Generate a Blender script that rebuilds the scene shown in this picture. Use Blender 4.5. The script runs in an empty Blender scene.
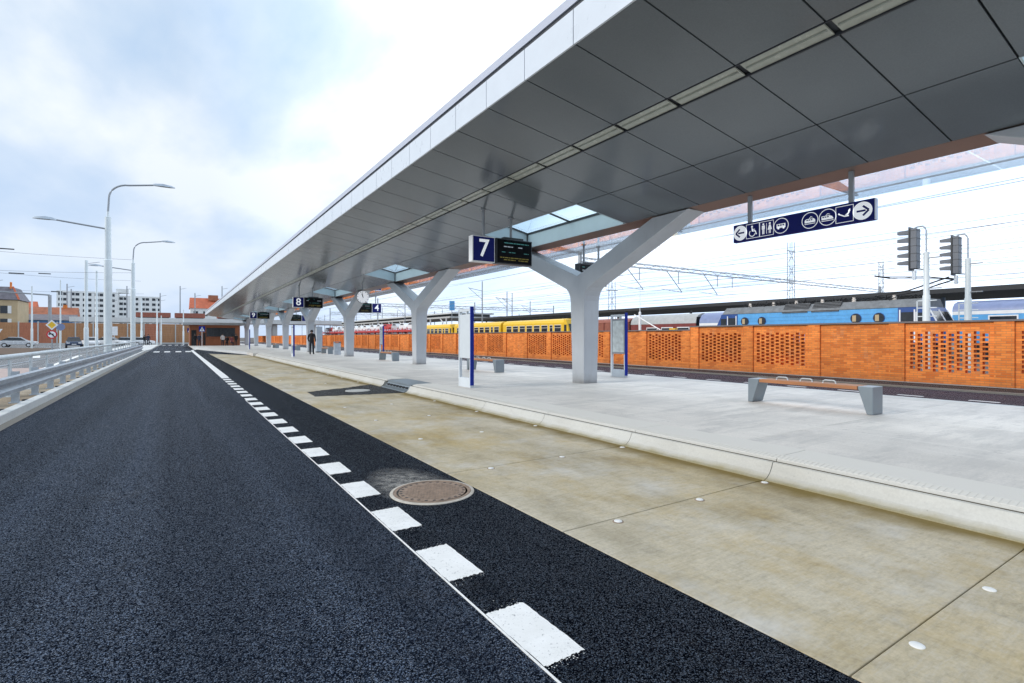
import bpy, bmesh, math, random
from mathutils import Vector, Matrix
random.seed(7)
R = math.radians
scene = bpy.context.scene
COL = scene.collection

# ------------------------------------------------------------------ helpers
class MB:
    """collects polygons and links them as one mesh object"""
    def __init__(self): self.v, self.f, self.m, self.mi = [], [], [], 0
    def add(self, vs, fs):
        b = len(self.v); self.v += [tuple(p) for p in vs]
        for f in fs: self.f.append([b+i for i in f]); self.m.append(self.mi)
        return self
    def box(self, x0, x1, y0, y1, z0, z1):
        return self.add([(x0,y0,z0),(x1,y0,z0),(x1,y1,z0),(x0,y1,z0),(x0,y0,z1),(x1,y0,z1),(x1,y1,z1),(x0,y1,z1)],
                        [(0,3,2,1),(4,5,6,7),(0,1,5,4),(1,2,6,5),(2,3,7,6),(3,0,4,7)])
    def hexa(self, p):   # eight points: bottom ring then top ring
        return self.add(p, [(0,3,2,1),(4,5,6,7),(0,1,5,4),(1,2,6,5),(2,3,7,6),(3,0,4,7)])
    def quad(self, a, b, c, d): return self.add([a,b,c,d], [(0,1,2,3)])
    def poly(self, pts): return self.add(pts, [tuple(range(len(pts)))])
    def prism(self, prof, axis, a, b):
        """2D profile extruded along an axis. axis x: (y,z); y: (x,z); z: (x,y)"""
        def P(p, t):
            if axis == 'x': return (t, p[0], p[1])
            if axis == 'y': return (p[0], t, p[1])
            return (p[0], p[1], t)
        n = len(prof); vs = [P(p,a) for p in prof]+[P(p,b) for p in prof]
        fs = [tuple(range(n-1,-1,-1)), tuple(range(n,2*n))]+[(i,(i+1)%n,n+(i+1)%n,n+i) for i in range(n)]
        return self.add(vs, fs)
    def tube(self, pts, r, n=8, r1=None, cap=True):
        pts = [Vector(p) for p in pts]; k = len(pts); vs = []
        for i, p in enumerate(pts):
            t = (pts[min(i+1,k-1)]-pts[max(i-1,0)]).normalized()
            up = Vector((0,0,1)) if abs(t.z) < .9 else Vector((1,0,0))
            u = t.cross(up).normalized(); w = u.cross(t).normalized()
            rr = r if r1 is None else r+(r1-r)*i/(k-1)
            for j in range(n):
                a = 2*math.pi*j/n; vs.append(p+u*(rr*math.cos(a))+w*(rr*math.sin(a)))
        fs = [(i*n+j, i*n+(j+1)%n, (i+1)*n+(j+1)%n, (i+1)*n+j) for i in range(k-1) for j in range(n)]
        if cap: fs += [tuple(range(n-1,-1,-1)), tuple((k-1)*n+j for j in range(n))]
        return self.add(vs, fs)
    def lathe(self, prof, c=(0,0,0), n=24, axis='z', cap=True):
        vs = []
        for r, z in prof:
            for j in range(n):
                a = 2*math.pi*j/n; x, y = r*math.cos(a), r*math.sin(a)
                p = (x,y,z) if axis == 'z' else ((x,z,y) if axis == 'y' else (z,x,y))
                vs.append((c[0]+p[0], c[1]+p[1], c[2]+p[2]))
        k = len(prof)
        fs = [(i*n+j, i*n+(j+1)%n, (i+1)*n+(j+1)%n, (i+1)*n+j) for i in range(k-1) for j in range(n)]
        if cap: fs += [tuple(range(n-1,-1,-1)), tuple((k-1)*n+j for j in range(n))]
        return self.add(vs, fs)
    def build(self, name, mats, parent=None, loc=(0,0,0), smooth=False, bevel=0, fix=True):
        me = bpy.data.meshes.new(name); me.from_pydata(self.v, [], self.f)
        mats = mats if isinstance(mats, (list,tuple)) else [mats]
        for m in mats: me.materials.append(m)
        for p, i in zip(me.polygons, self.m): p.material_index = i
        if fix:
            bm = bmesh.new(); bm.from_mesh(me); bmesh.ops.recalc_face_normals(bm, faces=bm.faces); bm.to_mesh(me); bm.free()
        if smooth:
            for p in me.polygons: p.use_smooth = True
            try: me.set_sharp_from_angle(angle=R(40))
            except Exception: pass
        me.update()
        o = bpy.data.objects.new(name, me); COL.objects.link(o); o.location = loc
        if parent: o.parent = parent
        if bevel:
            b = o.modifiers.new('bevel', 'BEVEL'); b.width = bevel; b.segments = 2; b.limit_method = 'ANGLE'; b.angle_limit = R(35)
        return o

def tag(o, label=None, cat=None, group=None, kind=None):
    for k, v in (('label',label),('category',cat),('group',group),('kind',kind)):
        if v: o[k] = v
    return o
def thing(name, label, cat, loc=(0,0,0), rz=0, group=None):
    o = bpy.data.objects.new(name, None); COL.objects.link(o); o.empty_display_size = .2
    o.location = loc; o.rotation_euler = (0,0,rz)
    return tag(o, label, cat, group)
def setting(o): o['kind'] = 'structure'; return o
def dup(src, loc=None, rz=None, label=None, group=None):
    """copy a thing with its parts and their sub-parts"""
    def rec(o, par):
        c = o.copy(); COL.objects.link(c)
        if par is not None: c.parent = par
        for ch in [x for x in bpy.data.objects if x.parent == o]: rec(ch, c)
        return c
    r = rec(src, None)
    if loc is not None: r.location = loc
    if rz is not None: r.rotation_euler = (0,0,rz)
    if label: r['label'] = label
    if group: r['group'] = group
    return r
ORD = ['first','second','third','fourth','fifth','sixth','seventh','eighth','ninth','tenth','eleventh','twelfth','thirteenth','fourteenth','fifteenth','sixteenth','seventeenth','eighteenth','nineteenth','twentieth']

# ------------------------------------------------------------------ materials
class NT:
    def __init__(self, name):
        self.mat = bpy.data.materials.new(name); self.mat.use_nodes = True
        self.t = self.mat.node_tree; self.b = self.t.nodes['Principled BSDF']; self.c = None
    def n(self, kind, **kw):
        x = self.t.nodes.new(kind)
        for k, v in kw.items():
            if k in x.inputs: x.inputs[k].default_value = v
            else: setattr(x, k, v)
        return x
    def l(self, a, b): self.t.links.new(a, b)
    def coord(self, scale=(1,1,1), kind='Object'):
        tc = self.n('ShaderNodeTexCoord'); mp = self.n('ShaderNodeMapping'); mp.inputs['Scale'].default_value = scale
        self.l(tc.outputs[kind], mp.inputs[0]); return mp.outputs[0]
    def noise(self, vec, scale, detail=4, rough=.55):
        x = self.n('ShaderNodeTexNoise'); x.inputs['Scale'].default_value = scale; x.inputs['Detail'].default_value = detail; x.inputs['Roughness'].default_value = rough
        self.l(vec, x.inputs['Vector']); return x.outputs['Fac']
    def ramp(self, fac, stops, interp='LINEAR'):
        x = self.n('ShaderNodeValToRGB'); x.color_ramp.interpolation = interp; e = x.color_ramp.elements
        while len(e) < len(stops): e.new(.5)
        for i, (p, c) in enumerate(stops):
            e[i].position = p; e[i].color = (c[0],c[1],c[2],1) if not isinstance(c,(int,float)) else (c,c,c,1)
        self.l(fac, x.inputs[0]); return x.outputs[0]
    def mix(self, fac, a, b, mode='MIX'):
        x = self.n('ShaderNodeMix', data_type='RGBA', blend_type=mode)
        for s, v in ((x.inputs[0],fac),(x.inputs[6],a),(x.inputs[7],b)):
            if isinstance(v,(int,float)): s.default_value = v
            elif isinstance(v,(tuple,list)): s.default_value = (v[0],v[1],v[2],1)
            else: self.l(v, s)
        return x.outputs[2]
    def math(self, op, a, b=0.):
        x = self.n('ShaderNodeMath', operation=op)
        for s, v in ((x.inputs[0],a),(x.inputs[1],b)):
            if isinstance(v,(int,float)): s.default_value = v
            else: self.l(v, s)
        return x.outputs[0]
    def bump(self, h, strength=.3, dist=.01):
        x = self.n('ShaderNodeBump'); x.inputs['Strength'].default_value = strength; x.inputs['Distance'].default_value = dist
        self.l(h, x.inputs['Height']); self.l(x.outputs[0], self.b.inputs['Normal'])
    def base(self, c):
        if isinstance(c,(tuple,list)): self.b.inputs['Base Color'].default_value = (c[0],c[1],c[2],1)
        else: self.l(c, self.b.inputs['Base Color'])
    def set(self, rough=None, metal=None, spec=None, ior=None):
        if rough is not None:
            if isinstance(rough,(int,float)): self.b.inputs['Roughness'].default_value = rough
            else: self.l(rough, self.b.inputs['Roughness'])
        if metal is not None: self.b.inputs['Metallic'].default_value = metal
        if spec is not None: self.b.inputs['Specular IOR Level'].default_value = spec
        if ior is not None: self.b.inputs['IOR'].default_value = ior
        return self.mat

def paint(name, c, rough=.45, metal=0., var=.12, scale=2.5, spec=.5, dirt=None, world=False):
    t = NT(name); v = t.coord()
    f = t.noise(v, scale, 5, .6)
    lo = tuple(x*(1-var) for x in c); hi = tuple(min(1,x*(1+var)) for x in c)
    col = t.ramp(f, [(.3,lo),(.7,hi)])
    if dirt:
        g = t.noise(v, scale*3.1, 6, .7); col = t.mix(t.ramp(g,[(.5,0.),(.75,.6)]), col, dirt)
    t.base(col)
    return t.set(t.math('ADD', t.math('MULTIPLY', f, .2), rough-.1), metal, spec)

def emit(name, c, s):
    t = NT(name); t.base((0.01,0.01,0.01)); t.b.inputs['Emission Color'].default_value = (*c,1); t.b.inputs['Emission Strength'].default_value = s
    return t.set(.3)

def mat_asphalt(name, base=(.0125,.0185,.033), light=(.16,.21,.30), amt=1., spec=.3):
    t = NT(name); v = t.coord()
    vo = t.n('ShaderNodeTexVoronoi'); vo.inputs['Scale'].default_value = 145; t.l(v, vo.inputs['Vector'])
    hs = t.n('ShaderNodeSeparateColor'); t.l(vo.outputs['Color'], hs.inputs[0])
    grain = t.ramp(hs.outputs[0], [(.0,(base[0]*.25,base[1]*.25,base[2]*.25)),(.5,tuple(b*.9 for b in base)),(.8,tuple(b*2.4 for b in base)),(1.,light)]); grain = t.mix(1., grain, t.ramp(vo.outputs['Distance'],[(.35,1.),(.75,.3)]), 'MULTIPLY')
    fl = t.n('ShaderNodeTexVoronoi'); fl.inputs['Scale'].default_value = 210; t.l(v, fl.inputs['Vector']); fs = t.n('ShaderNodeSeparateColor'); t.l(fl.outputs['Color'], fs.inputs[0]); grain = t.mix(t.ramp(fs.outputs[0],[(.86,0.),(.93,.8)]), grain, tuple(.5*(x+sum(light)/3) for x in light))
    big = t.noise(v, .35, 5, .6)
    col = t.mix(t.ramp(big,[(.3,.15),(.72,.0)]), grain, tuple(b*.6 for b in base))
    fine = t.noise(v, 220, 2, .5)
    col = t.mix(.5, col, t.ramp(fine,[(.35,.35),(.65,1.5)]), 'MULTIPLY')
    dust = t.noise(v, 1.1, 8, .75)
    col = t.mix(t.ramp(dust,[(.56,0.),(.82,.13)]), col, (.24,.22,.19))
    trk = t.noise(t.coord((1.6,.035,1)), 1.3, 4, .6); col = t.mix(t.ramp(trk,[(.40,.5),(.58,0.)]), col, tuple(x*.45 for x in base)); col = t.mix(t.ramp(trk,[(.58,0.),(.78,.2)]), col, tuple(x*4.5 for x in base))
    drip = t.noise(v, 3.1, 3, .5); col = t.mix(t.ramp(drip,[(.71,0.),(.75,.5)]), col, tuple(x*.3 for x in base))
    t.base(col)
    dist = t.ramp(vo.outputs['Distance'], [(0.,1.),(.5,0.)])
    t.bump(dist, .5*amt, .005)
    t.b.inputs['Specular Tint'].default_value = (.52,.74,1.,1)
    t.l(t.ramp(t.math('MULTIPLY', hs.outputs[0], t.ramp(vo.outputs['Distance'],[(.25,1.),(.62,.15)])),[(.15,.0),(.9,spec*3.1)]), t.b.inputs['Specular IOR Level'])
    return t.set(t.ramp(hs.outputs[1],[(0.,.32),(1.,.6)]), 0)

def mat_concrete(name, c, stain, amt=.5, streak=(1,1,1), rough=.75, kerb=False, fine=.12, speck=True, foot=False, plat=False):
    t = NT(name); v = t.coord(); vs = t.coord(streak)
    n1 = t.noise(vs, .9, 7, .62); n2 = t.noise(v, .45, 5, .6); n3 = t.noise(v, 45, 3, .6); n4 = t.noise(vs, 6., 6, .7)
    col = t.ramp(n1, [(.25,tuple(x*.86 for x in c)),(.5,c),(.78,tuple(min(1,x*1.1) for x in c))])
    col = t.mix(t.ramp(n2,[(.40,0.),(.72,amt)]), col, stain)
    col = t.mix(t.ramp(n4,[(.52,0.),(.75,.35)]), col, tuple(x*.72 for x in c))
    col = t.mix(1., col, t.ramp(n3,[(.3,1-fine),(.7,1+fine*.6)]), 'MULTIPLY')
    if speck:
        n5 = t.noise(v, 31, 2, .5); col = t.mix(t.ramp(n5,[(.73,0.),(.77,.4)]), col, (.09,.085,.075))
    if kerb:   # olive silt line washed up against the kerb
        sp = t.n('ShaderNodeSeparateXYZ'); tc = t.n('ShaderNodeTexCoord'); t.l(tc.outputs['Object'], sp.inputs[0])
        br = t.noise(t.coord((1.6,13,1)), 3.6, 9, .75); col = t.mix(t.ramp(br,[(.51,0.),(.68,.3)]), col, (.58,.58,.56)); col = t.mix(t.ramp(br,[(.30,.42),(.46,0.)]), col, (.26,.235,.17))
        sc = t.noise(t.coord((5,.45,1)), 1.7, 8, .75); col = t.mix(t.ramp(sc,[(.56,0.),(.74,.45)]), col, (.24,.225,.19))
        bl = t.noise(v, .9, 7, .65); col = t.mix(t.ramp(bl,[(.5,0.),(.66,.75)]), col, (.58,.565,.53)); yl = t.noise(t.coord((.8,.5,1)), 1.25, 7, .68); col = t.mix(t.ramp(yl,[(.5,0.),(.7,.7)]), col, (.42,.295,.09)); dk = t.noise(v, 2.6, 7, .7); col = t.mix(t.ramp(dk,[(.6,0.),(.75,.45)]), col, (.2,.185,.15))
        hc = t.noise(t.coord((.9,.45,1)), 1.1, 9, .7); col = t.mix(1., col, t.ramp(hc,[(.32,(.66,.64,.58)),(.5,(.98,.98,.97)),(.68,(1.16,1.17,1.2))]), 'MULTIPLY')
        hd = t.noise(t.coord((1.,3.,1)), 7., 8, .75); col = t.mix(1., col, t.ramp(hd,[(.34,.83),(.5,1.),(.66,1.07)]), 'MULTIPLY')
        w = t.math('ADD', sp.outputs[0], t.math('MULTIPLY', t.math('SUBTRACT', t.noise(v, 2.0, 5, .6), .5), .5))
        col = t.mix(t.ramp(t.math('MULTIPLY', t.math('SUBTRACT', w, 4.64), 2.2),[(.38,0.),(.7,.5),(.98,.92)]), col, (.20,.14,.03))
    if plat:
        p1 = t.noise(t.coord((.5,2.4,1)), 1.2, 8, .72); col = t.mix(t.ramp(p1,[(.48,0.),(.62,.7)]), col, (.47,.46,.44))
        p2 = t.noise(t.coord((2.5,.3,1)), 1.6, 8, .7); col = t.mix(t.ramp(p2,[(.55,0.),(.72,.45)]), col, (.80,.78,.74))
        p3 = t.noise(v, 5.5, 5, .65); col = t.mix(t.ramp(p3,[(.60,0.),(.70,.5)]), col, (.38,.372,.36))
    if foot:   # silt on the foot of the kerb stone
        sp = t.n('ShaderNodeSeparateXYZ'); tc = t.n('ShaderNodeTexCoord'); t.l(tc.outputs['Object'], sp.inputs[0])
        w = t.math('ADD', sp.outputs[2], t.math('MULTIPLY', t.math('SUBTRACT', t.noise(v, 2.4, 5, .65), .5), .09))
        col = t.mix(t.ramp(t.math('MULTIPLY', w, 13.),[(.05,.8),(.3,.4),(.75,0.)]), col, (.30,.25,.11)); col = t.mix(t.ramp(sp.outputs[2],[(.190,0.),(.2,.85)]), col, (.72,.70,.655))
    t.base(col)
    t.bump(t.math('ADD', n3, t.math('MULTIPLY', n4, .6)), .18, .006)
    return t.set(rough, 0, .35)

def mat_brick(name, c1, c2, mortar):
    t = NT(name); tc = t.n('ShaderNodeTexCoord'); sp = t.n('ShaderNodeSeparateXYZ'); t.l(tc.outputs['Object'], sp.inputs[0])
    cb = t.n('ShaderNodeCombineXYZ'); t.l(t.math('ADD', sp.outputs[0], sp.outputs[1]), cb.inputs[0]); t.l(sp.outputs[2], cb.inputs[1])
    br = t.n('ShaderNodeTexBrick'); t.l(cb.outputs[0], br.inputs['Vector'])
    br.inputs['Scale'].default_value = 1.; br.inputs['Brick Width'].default_value = .22; br.inputs['Row Height'].default_value = .07
    br.inputs['Mortar Size'].default_value = .006; br.inputs['Mortar Smooth'].default_value = .3; br.inputs['Bias'].default_value = -.1
    for k, c in (('Color1',c1),('Color2',c2),('Mortar',mortar)): br.inputs[k].default_value = (*c,1)
    v = t.coord(); f = t.noise(v, 1.3, 6, .65)
    col = t.mix(1., br.outputs['Color'], t.ramp(f,[(.28,.9),(.7,1.2)]), 'MULTIPLY')
    g = t.noise(v, 9, 6, .7); col = t.mix(t.ramp(g,[(.55,0.),(.8,.3)]), col, (.22,.09,.03))
    oi = t.n('ShaderNodeObjectInfo'); col = t.mix(1., col, t.ramp(oi.outputs['Random'],[(0.,.86),(1.,1.1)]), 'MULTIPLY')
    ft = t.math('ADD', sp.outputs[2], t.math('MULTIPLY', t.noise(v, 3., 6, .7), .35)); col = t.mix(t.ramp(ft,[(.12,.55),(.42,0.)]), col, (.20,.10,.05))
    ef = t.noise(t.coord((1,1,.4)), 2.2, 6, .7); col = t.mix(t.ramp(ef,[(.58,0.),(.74,.35)]), col, (.62,.36,.2))
    t.base(col); t.bump(t.math('SUBTRACT', 1., br.outputs['Fac']), .4, .006)
    return t.set(.8, 0, .3)

def mat_glass(name, tint=(.86,.93,.95), boost=1.):
    t = NT(name); t.t.nodes.remove(t.b); out = t.t.nodes['Material Output']
    tr = t.n('ShaderNodeBsdfTransparent'); tr.inputs[0].default_value = (*tint,1)
    gl = t.n('ShaderNodeBsdfGlossy'); gl.inputs['Roughness'].default_value = .015; gl.inputs[0].default_value = (.95,.97,1,1)
    lw = t.n('ShaderNodeLayerWeight'); fr = t.n('ShaderNodeMath', operation='MULTIPLY_ADD'); t.l(t.math('POWER', lw.outputs['Facing'], 5.), fr.inputs[0]); fr.inputs[1].default_value = .95*boost; fr.inputs[2].default_value = .04
    mx = t.n('ShaderNodeMixShader'); t.l(fr.outputs[0], mx.inputs[0]); t.l(tr.outputs[0], mx.inputs[1]); t.l(gl.outputs[0], mx.inputs[2]); t.l(mx.outputs[0], out.inputs[0])
    return t.mat

def mat_soffit():
    t = NT('composite_panel_grey'); v = t.coord()
    f = t.noise(v, .6, 4, .6); g = t.noise(v, 60, 2, .5)
    col = t.ramp(f,[(.3,(.133,.152,.168)),(.7,(.150,.170,.187))]); col = t.mix(1., col, t.ramp(g,[(.3,.94),(.7,1.05)]), 'MULTIPLY')
    t.base(col); t.bump(t.noise(v, 2.0, 2, .5), .012, .01)
    return t.set(t.ramp(f,[(.3,.15),(.7,.19)]), 0., .36)

def mat_wood(name, c, vert=False):
    t = NT(name); v = t.coord((6,.35,6) if not vert else (5,5,.3)); f = t.noise(v, 2.2, 6, .7); g = t.noise(t.coord(), .8, 4, .6)
    col = t.ramp(f,[(.25,tuple(x*.6 for x in c)),(.5,c),(.8,tuple(min(1,x*1.35) for x in c))])
    col = t.mix(t.ramp(g,[(.4,0.),(.75,.35)]), col, tuple(x*.55 for x in c))
    t.base(col); return t.set(.6)

M = {}
M['asphalt'] = mat_asphalt('road_asphalt')
M['asphalt_new'] = mat_asphalt('fresh_asphalt', (.0042,.0065,.0125), (.085,.115,.16), spec=.2)
M['asphalt_back'] = mat_asphalt('purple_asphalt', (.060,.050,.072), (.2,.19,.22))
M['asphalt_old'] = mat_asphalt('grey_asphalt', (.27,.275,.285), (.45,.45,.45))
M['asphalt_patch'] = mat_asphalt('patch_asphalt', (.07,.07,.072), (.16,.16,.16))
M['bay'] = mat_concrete('bay_concrete', (.55,.49,.375), (.44,.335,.15), .85, (1,.28,1), kerb=True)
M['platform'] = mat_concrete('platform_concrete', (.72,.69,.645), (.50,.485,.46), .95, (1.6,.35,1), .6, fine=.10, plat=True)
M['kerb'] = mat_concrete('kerb_concrete', (.56,.56,.53), (.46,.44,.38), .6, (1,.5,1), .65, foot=True, fine=.06)
M['kerb_white'] = mat_concrete('pale_kerb', (.66,.68,.68), (.5,.48,.43), .4)
M['gutter'] = mat_concrete('gutter_concrete', (.27,.25,.22), (.24,.2,.15), .6)
M['slab'] = mat_concrete('precast', (.5,.51,.5), (.4,.38,.34), .4)
M['dirt'] = mat_concrete('verge_soil', (.34,.27,.19), (.5,.45,.36), .7, rough=.95, fine=.4)
M['ground'] = mat_concrete('yard_ground', (.33,.33,.33), (.25,.23,.2), .6, rough=.9, fine=.3)
M['ballast'] = mat_concrete('ballast_stone', (.14,.125,.115), (.09,.075,.06), .7, rough=.95, fine=.6)
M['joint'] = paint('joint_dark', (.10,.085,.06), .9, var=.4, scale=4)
def mat_line():
    t = NT('road_paint'); v = t.coord(); f = t.noise(v, 60, 4, .7); g = t.noise(v, 4, 5, .6)
    col = t.ramp(g,[(.3,(.74,.74,.72)),(.7,(.86,.86,.85))]); col = t.mix(t.ramp(f,[(.60,0.),(.70,.85)]), col, (.10,.11,.13)); wr = t.noise(v, 7, 8, .75); col = t.mix(t.ramp(wr,[(.55,0.),(.8,.45)]), col, (.35,.35,.36))
    t.base(col); t.bump(f,.3,.004); return t.set(.7)
M['line'] = mat_line()
M['stud'] = paint('stud_white', (.8,.8,.78), .4)
M['soffit'] = mat_soffit()
M['fascia'] = paint('fascia_white', (.66,.71,.77), .3, var=.03)
M['fascia_top'] = paint('fascia_cap', (.50,.53,.62), .35, var=.05)
M['gap'] = paint('shadow_gap', (.03,.035,.045), .6)
M['deck'] = paint('roof_membrane', (.35,.36,.37), .7)
def mat_column():
    t = NT('column_paint'); v = t.coord(); f = t.noise(v, 1.2, 5, .6); g = t.noise(t.coord((2,2,.25)), 3.5, 7, .7)
    col = t.ramp(f,[(.3,(.465,.49,.52)),(.7,(.515,.54,.57))]); col = t.mix(t.ramp(g,[(.54,0.),(.75,.4)]), col, (.37,.38,.39))
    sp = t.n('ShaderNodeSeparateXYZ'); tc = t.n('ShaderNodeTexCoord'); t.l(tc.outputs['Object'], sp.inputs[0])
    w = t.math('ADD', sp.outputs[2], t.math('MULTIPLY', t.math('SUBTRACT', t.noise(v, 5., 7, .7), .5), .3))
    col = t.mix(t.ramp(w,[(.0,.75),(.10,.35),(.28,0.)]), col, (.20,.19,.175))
    t.base(col); t.bump(t.noise(v, 9, 5, .6), .05, .01); return t.set(.5)
M['column'] = mat_column() if True else paint('column_paint', (.49,.515,.545), .5, var=.05, scale=1.2, dirt=(.33,.34,.36))
M['beam'] = paint('edge_beam_brown', (.20,.145,.125), .38, var=.1)
M['glass'] = mat_glass('eave_glass', (.84,.90,.94), 1.25)
M['skyglass'] = mat_glass('skylight_glass', (.84,.92,.95))
M['skywall'] = paint('skylight_lining', (.50,.60,.64), .4, var=.04)
M['diffuser'] = paint('lamp_diffuser', (.42,.44,.39), .25, var=.12, scale=6)
M['dark_metal'] = paint('dark_metal', (.035,.04,.045), .4)
M['grey_metal'] = paint('grey_metal', (.30,.32,.34), .4, .3)
M['galv'] = paint('galvanised_steel', (.46,.51,.56), .42, .55, var=.18, scale=5)
M['galv_pale'] = paint('pale_galvanised', (.62,.68,.71), .45, .2, var=.1, scale=4)
M['bench_steel'] = paint('bench_steel', (.22,.26,.29), .4, .35, var=.08)
M['bench_wood'] = mat_wood('bench_wood', (.42,.175,.07))
def lit(name, c, e):   # white face given an added glow so it stays bright under the canopy
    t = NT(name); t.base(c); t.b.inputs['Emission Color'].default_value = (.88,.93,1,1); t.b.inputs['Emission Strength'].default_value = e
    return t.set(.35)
M['glow_white'] = lit('white_added_glow', (.8,.81,.82), .28)
M['sign_blue'] = paint('sign_blue', (.006,.012,.15), .5, var=.05, spec=.2)
M['sign_white'] = paint('sign_white', (.82,.83,.84), .35, var=.03)
M['screen'] = paint('screen_black', (.004,.0045,.006), .3, var=.1, spec=.12)
M['led_cyan'] = emit('led_cyan', (.1,.45,.45), .22)
M['led_yellow'] = emit('led_yellow', (.5,.42,.05), .16)
M['led_white'] = emit('led_white', (.5,.6,.7), .3)
M['post_blue'] = paint('post_blue', (.004,.022,.27), .5, var=.05, spec=.2)
M['panel_grey'] = paint('board_panel', (.62,.67,.71), .35, var=.05)
M['poster'] = paint('poster_sheet', (.55,.6,.6), .4, var=.22, scale=7)
M['plinth'] = paint('board_plinth', (.40,.46,.52), .45)
M['brick'] = mat_brick('orange_brick', (.90,.275,.055), (.60,.14,.025), (.44,.2,.09))
M['coping'] = paint('coping_dark', (.17,.15,.15), .6)
M['iron'] = paint('cast_iron', (.27,.195,.145), .75, .0, var=.3, scale=22, dirt=(.36,.29,.23))
M['lamp_white'] = paint('lamp_post_white', (.66,.72,.74), .4, var=.06)
M['black'] = paint('matte_black', (.012,.012,.014), .6)
M['glass_dark'] = paint('window_dark', (.025,.03,.036), .12, var=.3)
M['train_blue'] = paint('loco_blue', (.10,.38,.74), .35, var=.1, dirt=(.10,.24,.42))
M['train_navy'] = paint('loco_navy', (.022,.075,.27), .35, var=.08)
M['loco_roof'] = paint('loco_roof_grey', (.17,.18,.19), .6, var=.25, dirt=(.07,.07,.07))
M['train_grey'] = paint('roof_grey', (.40,.41,.41), .55, var=.12, dirt=(.25,.25,.25))
M['train_yellow'] = paint('railcar_yellow', (.80,.50,.02), .4, var=.06, dirt=(.62,.42,.06))
M['train_cream'] = paint('railcar_cream', (.75,.71,.62), .4)
M['train_maroon'] = paint('maroon', (.19,.035,.03), .5, var=.2)
M['rust'] = paint('rust_brown', (.28,.095,.065), .7, var=.25)
M['train_red'] = paint('wagon_red', (.50,.045,.04), .5, var=.15)
M['pale_blue'] = paint('coach_pale_blue', (.20,.25,.42), .4, var=.1)
M['white'] = paint('white_enamel', (.8,.81,.82), .3, var=.05)
M['signal_grey'] = paint('signal_grey', (.13,.145,.17), .5)
M['roof_dark'] = paint('platform_roof_dark', (.03,.032,.034), .7)
M['yellow'] = paint('warning_yellow', (.8,.5,.03), .4)
M['red'] = paint('sign_red', (.55,.02,.03), .4)
M['kiosk'] = mat_wood('kiosk_wood', (.33,.11,.045), True)
M['barrier'] = mat_wood('noise_panel', (.40,.20,.09), True)
M['barrier_red'] = mat_wood('noise_panel_red', (.42,.15,.08), True)
M['insulator'] = paint('porcelain', (.72,.66,.6), .3)
M['render_white'] = paint('office_render', (.72,.73,.72), .7, var=.06, scale=.3)
M['stucco'] = paint('ochre_stucco', (.46,.36,.22), .8, var=.12, scale=.5)
M['tile_red'] = paint('red_roof_tiles', (.52,.14,.07), .8, var=.2, scale=.8)
M['tile_dark'] = paint('dark_roof_tiles', (.16,.15,.17), .7, var=.3, scale=1.2)
M['tile_red_dark'] = paint('aged_roof_tiles', (.36,.13,.07), .8, var=.25, scale=.8)
M['blue_cladding'] = paint('blue_cladding', (.07,.20,.42), .5, var=.2)
M['skin'] = paint('skin', (.5,.3,.22), .6)
M['jacket'] = paint('dark_jacket', (.012,.012,.014), .85)
M['jacket_blue'] = paint('navy_jacket', (.02,.03,.06), .85)
M['jacket_red'] = paint('dark_red_jacket', (.2,.05,.06), .85)
M['jacket_white'] = paint('pale_jacket', (.55,.52,.5), .85)
M['jeans'] = paint('dark_trousers', (.018,.02,.028), .85)
M['hair'] = paint('dark_hair', (.03,.02,.015), .7)
M['car_navy'] = paint('car_navy', (.03,.05,.10), .2)
M['car_silver'] = paint('car_silver', (.6,.62,.64), .25, .3)
M['tyre'] = paint('tyre_rubber', (.02,.02,.02), .8)

# ------------------------------------------------------------------ ground, roads, bay, platform
b = MB(); b.quad((-700,-60,-.03),(700,-60,-.03),(700,1500,-.03),(-700,1500,-.03)); setting(b.build('ground', M['ground']))
b = MB(); b.box(-2.34,1.393,-8,140,-.02,0.); setting(b.build('road', M['asphalt']))
b = MB(); b.box(1.394,2.5,-8,140,-.02,0.); setting(b.build('road_edge_strip', M['asphalt_new']))
b = MB(); b.poly([(2.5,54.,0.),(5.2,47.5,0),(5.2,50,0),(2.4,71,0),(2.5,71,0)][::1]); setting(b.build('road_wedge', M['asphalt']))
# bay: concrete slabs with open joints over a dark bed
b = MB(); b.quad((2.505,-8,-.016),(5.3,-8,-.016),(5.3,54,-.016),(2.505,54,-.016)); setting(b.build('bay_bed', M['joint']))
b = MB(); PY = 2.03; n0 = -4
for n in range(n0, 26):
    y0 = 1.12+PY*n+.004; y1 = 1.12+PY*(n+1)-.004
    if y1 > 47: break
    if y0 > 12 and y1 < 17.6: pass
    b.box(2.507,5.22,y0,y1,-.05,.0015*(n%3))
b.hexa([(2.507,y0,-.05),(5.22,y0,-.05),(5.22,47.3,-.05),(2.507,53.6,-.05),(2.507,y0,.002),(5.22,y0,.002),(5.22,47.3,.002),(2.507,53.6,.002)])
setting(b.build('bus_bay', M['bay'], bevel=.006))
pt = [(2.95,13.7),(4.2,13.45),(5.2,13.3),(5.21,15.2),(5.19,16.2),(4.2,15.5),(3.0,14.9)]; rg = random.Random(4); pp = []
for i in range(len(pt)):
    p, q_ = pt[i], pt[(i+1)%len(pt)]
    for k in range(14):
        u = k/14; j = .0 if abs(p[0]-q_[0]) < .05 else .05; pp.append((p[0]+(q_[0]-p[0])*u+rg.uniform(-j,j)*.6, p[1]+(q_[1]-p[1])*u+rg.uniform(-j,j), .0075))
b = MB(); b.add([(4.1,14.6,.0075)]+pp, [(0,1+k,1+(k+1)%len(pp)) for k in range(len(pp))]); setting(b.build('bay_patch', M['asphalt_patch']))
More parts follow.
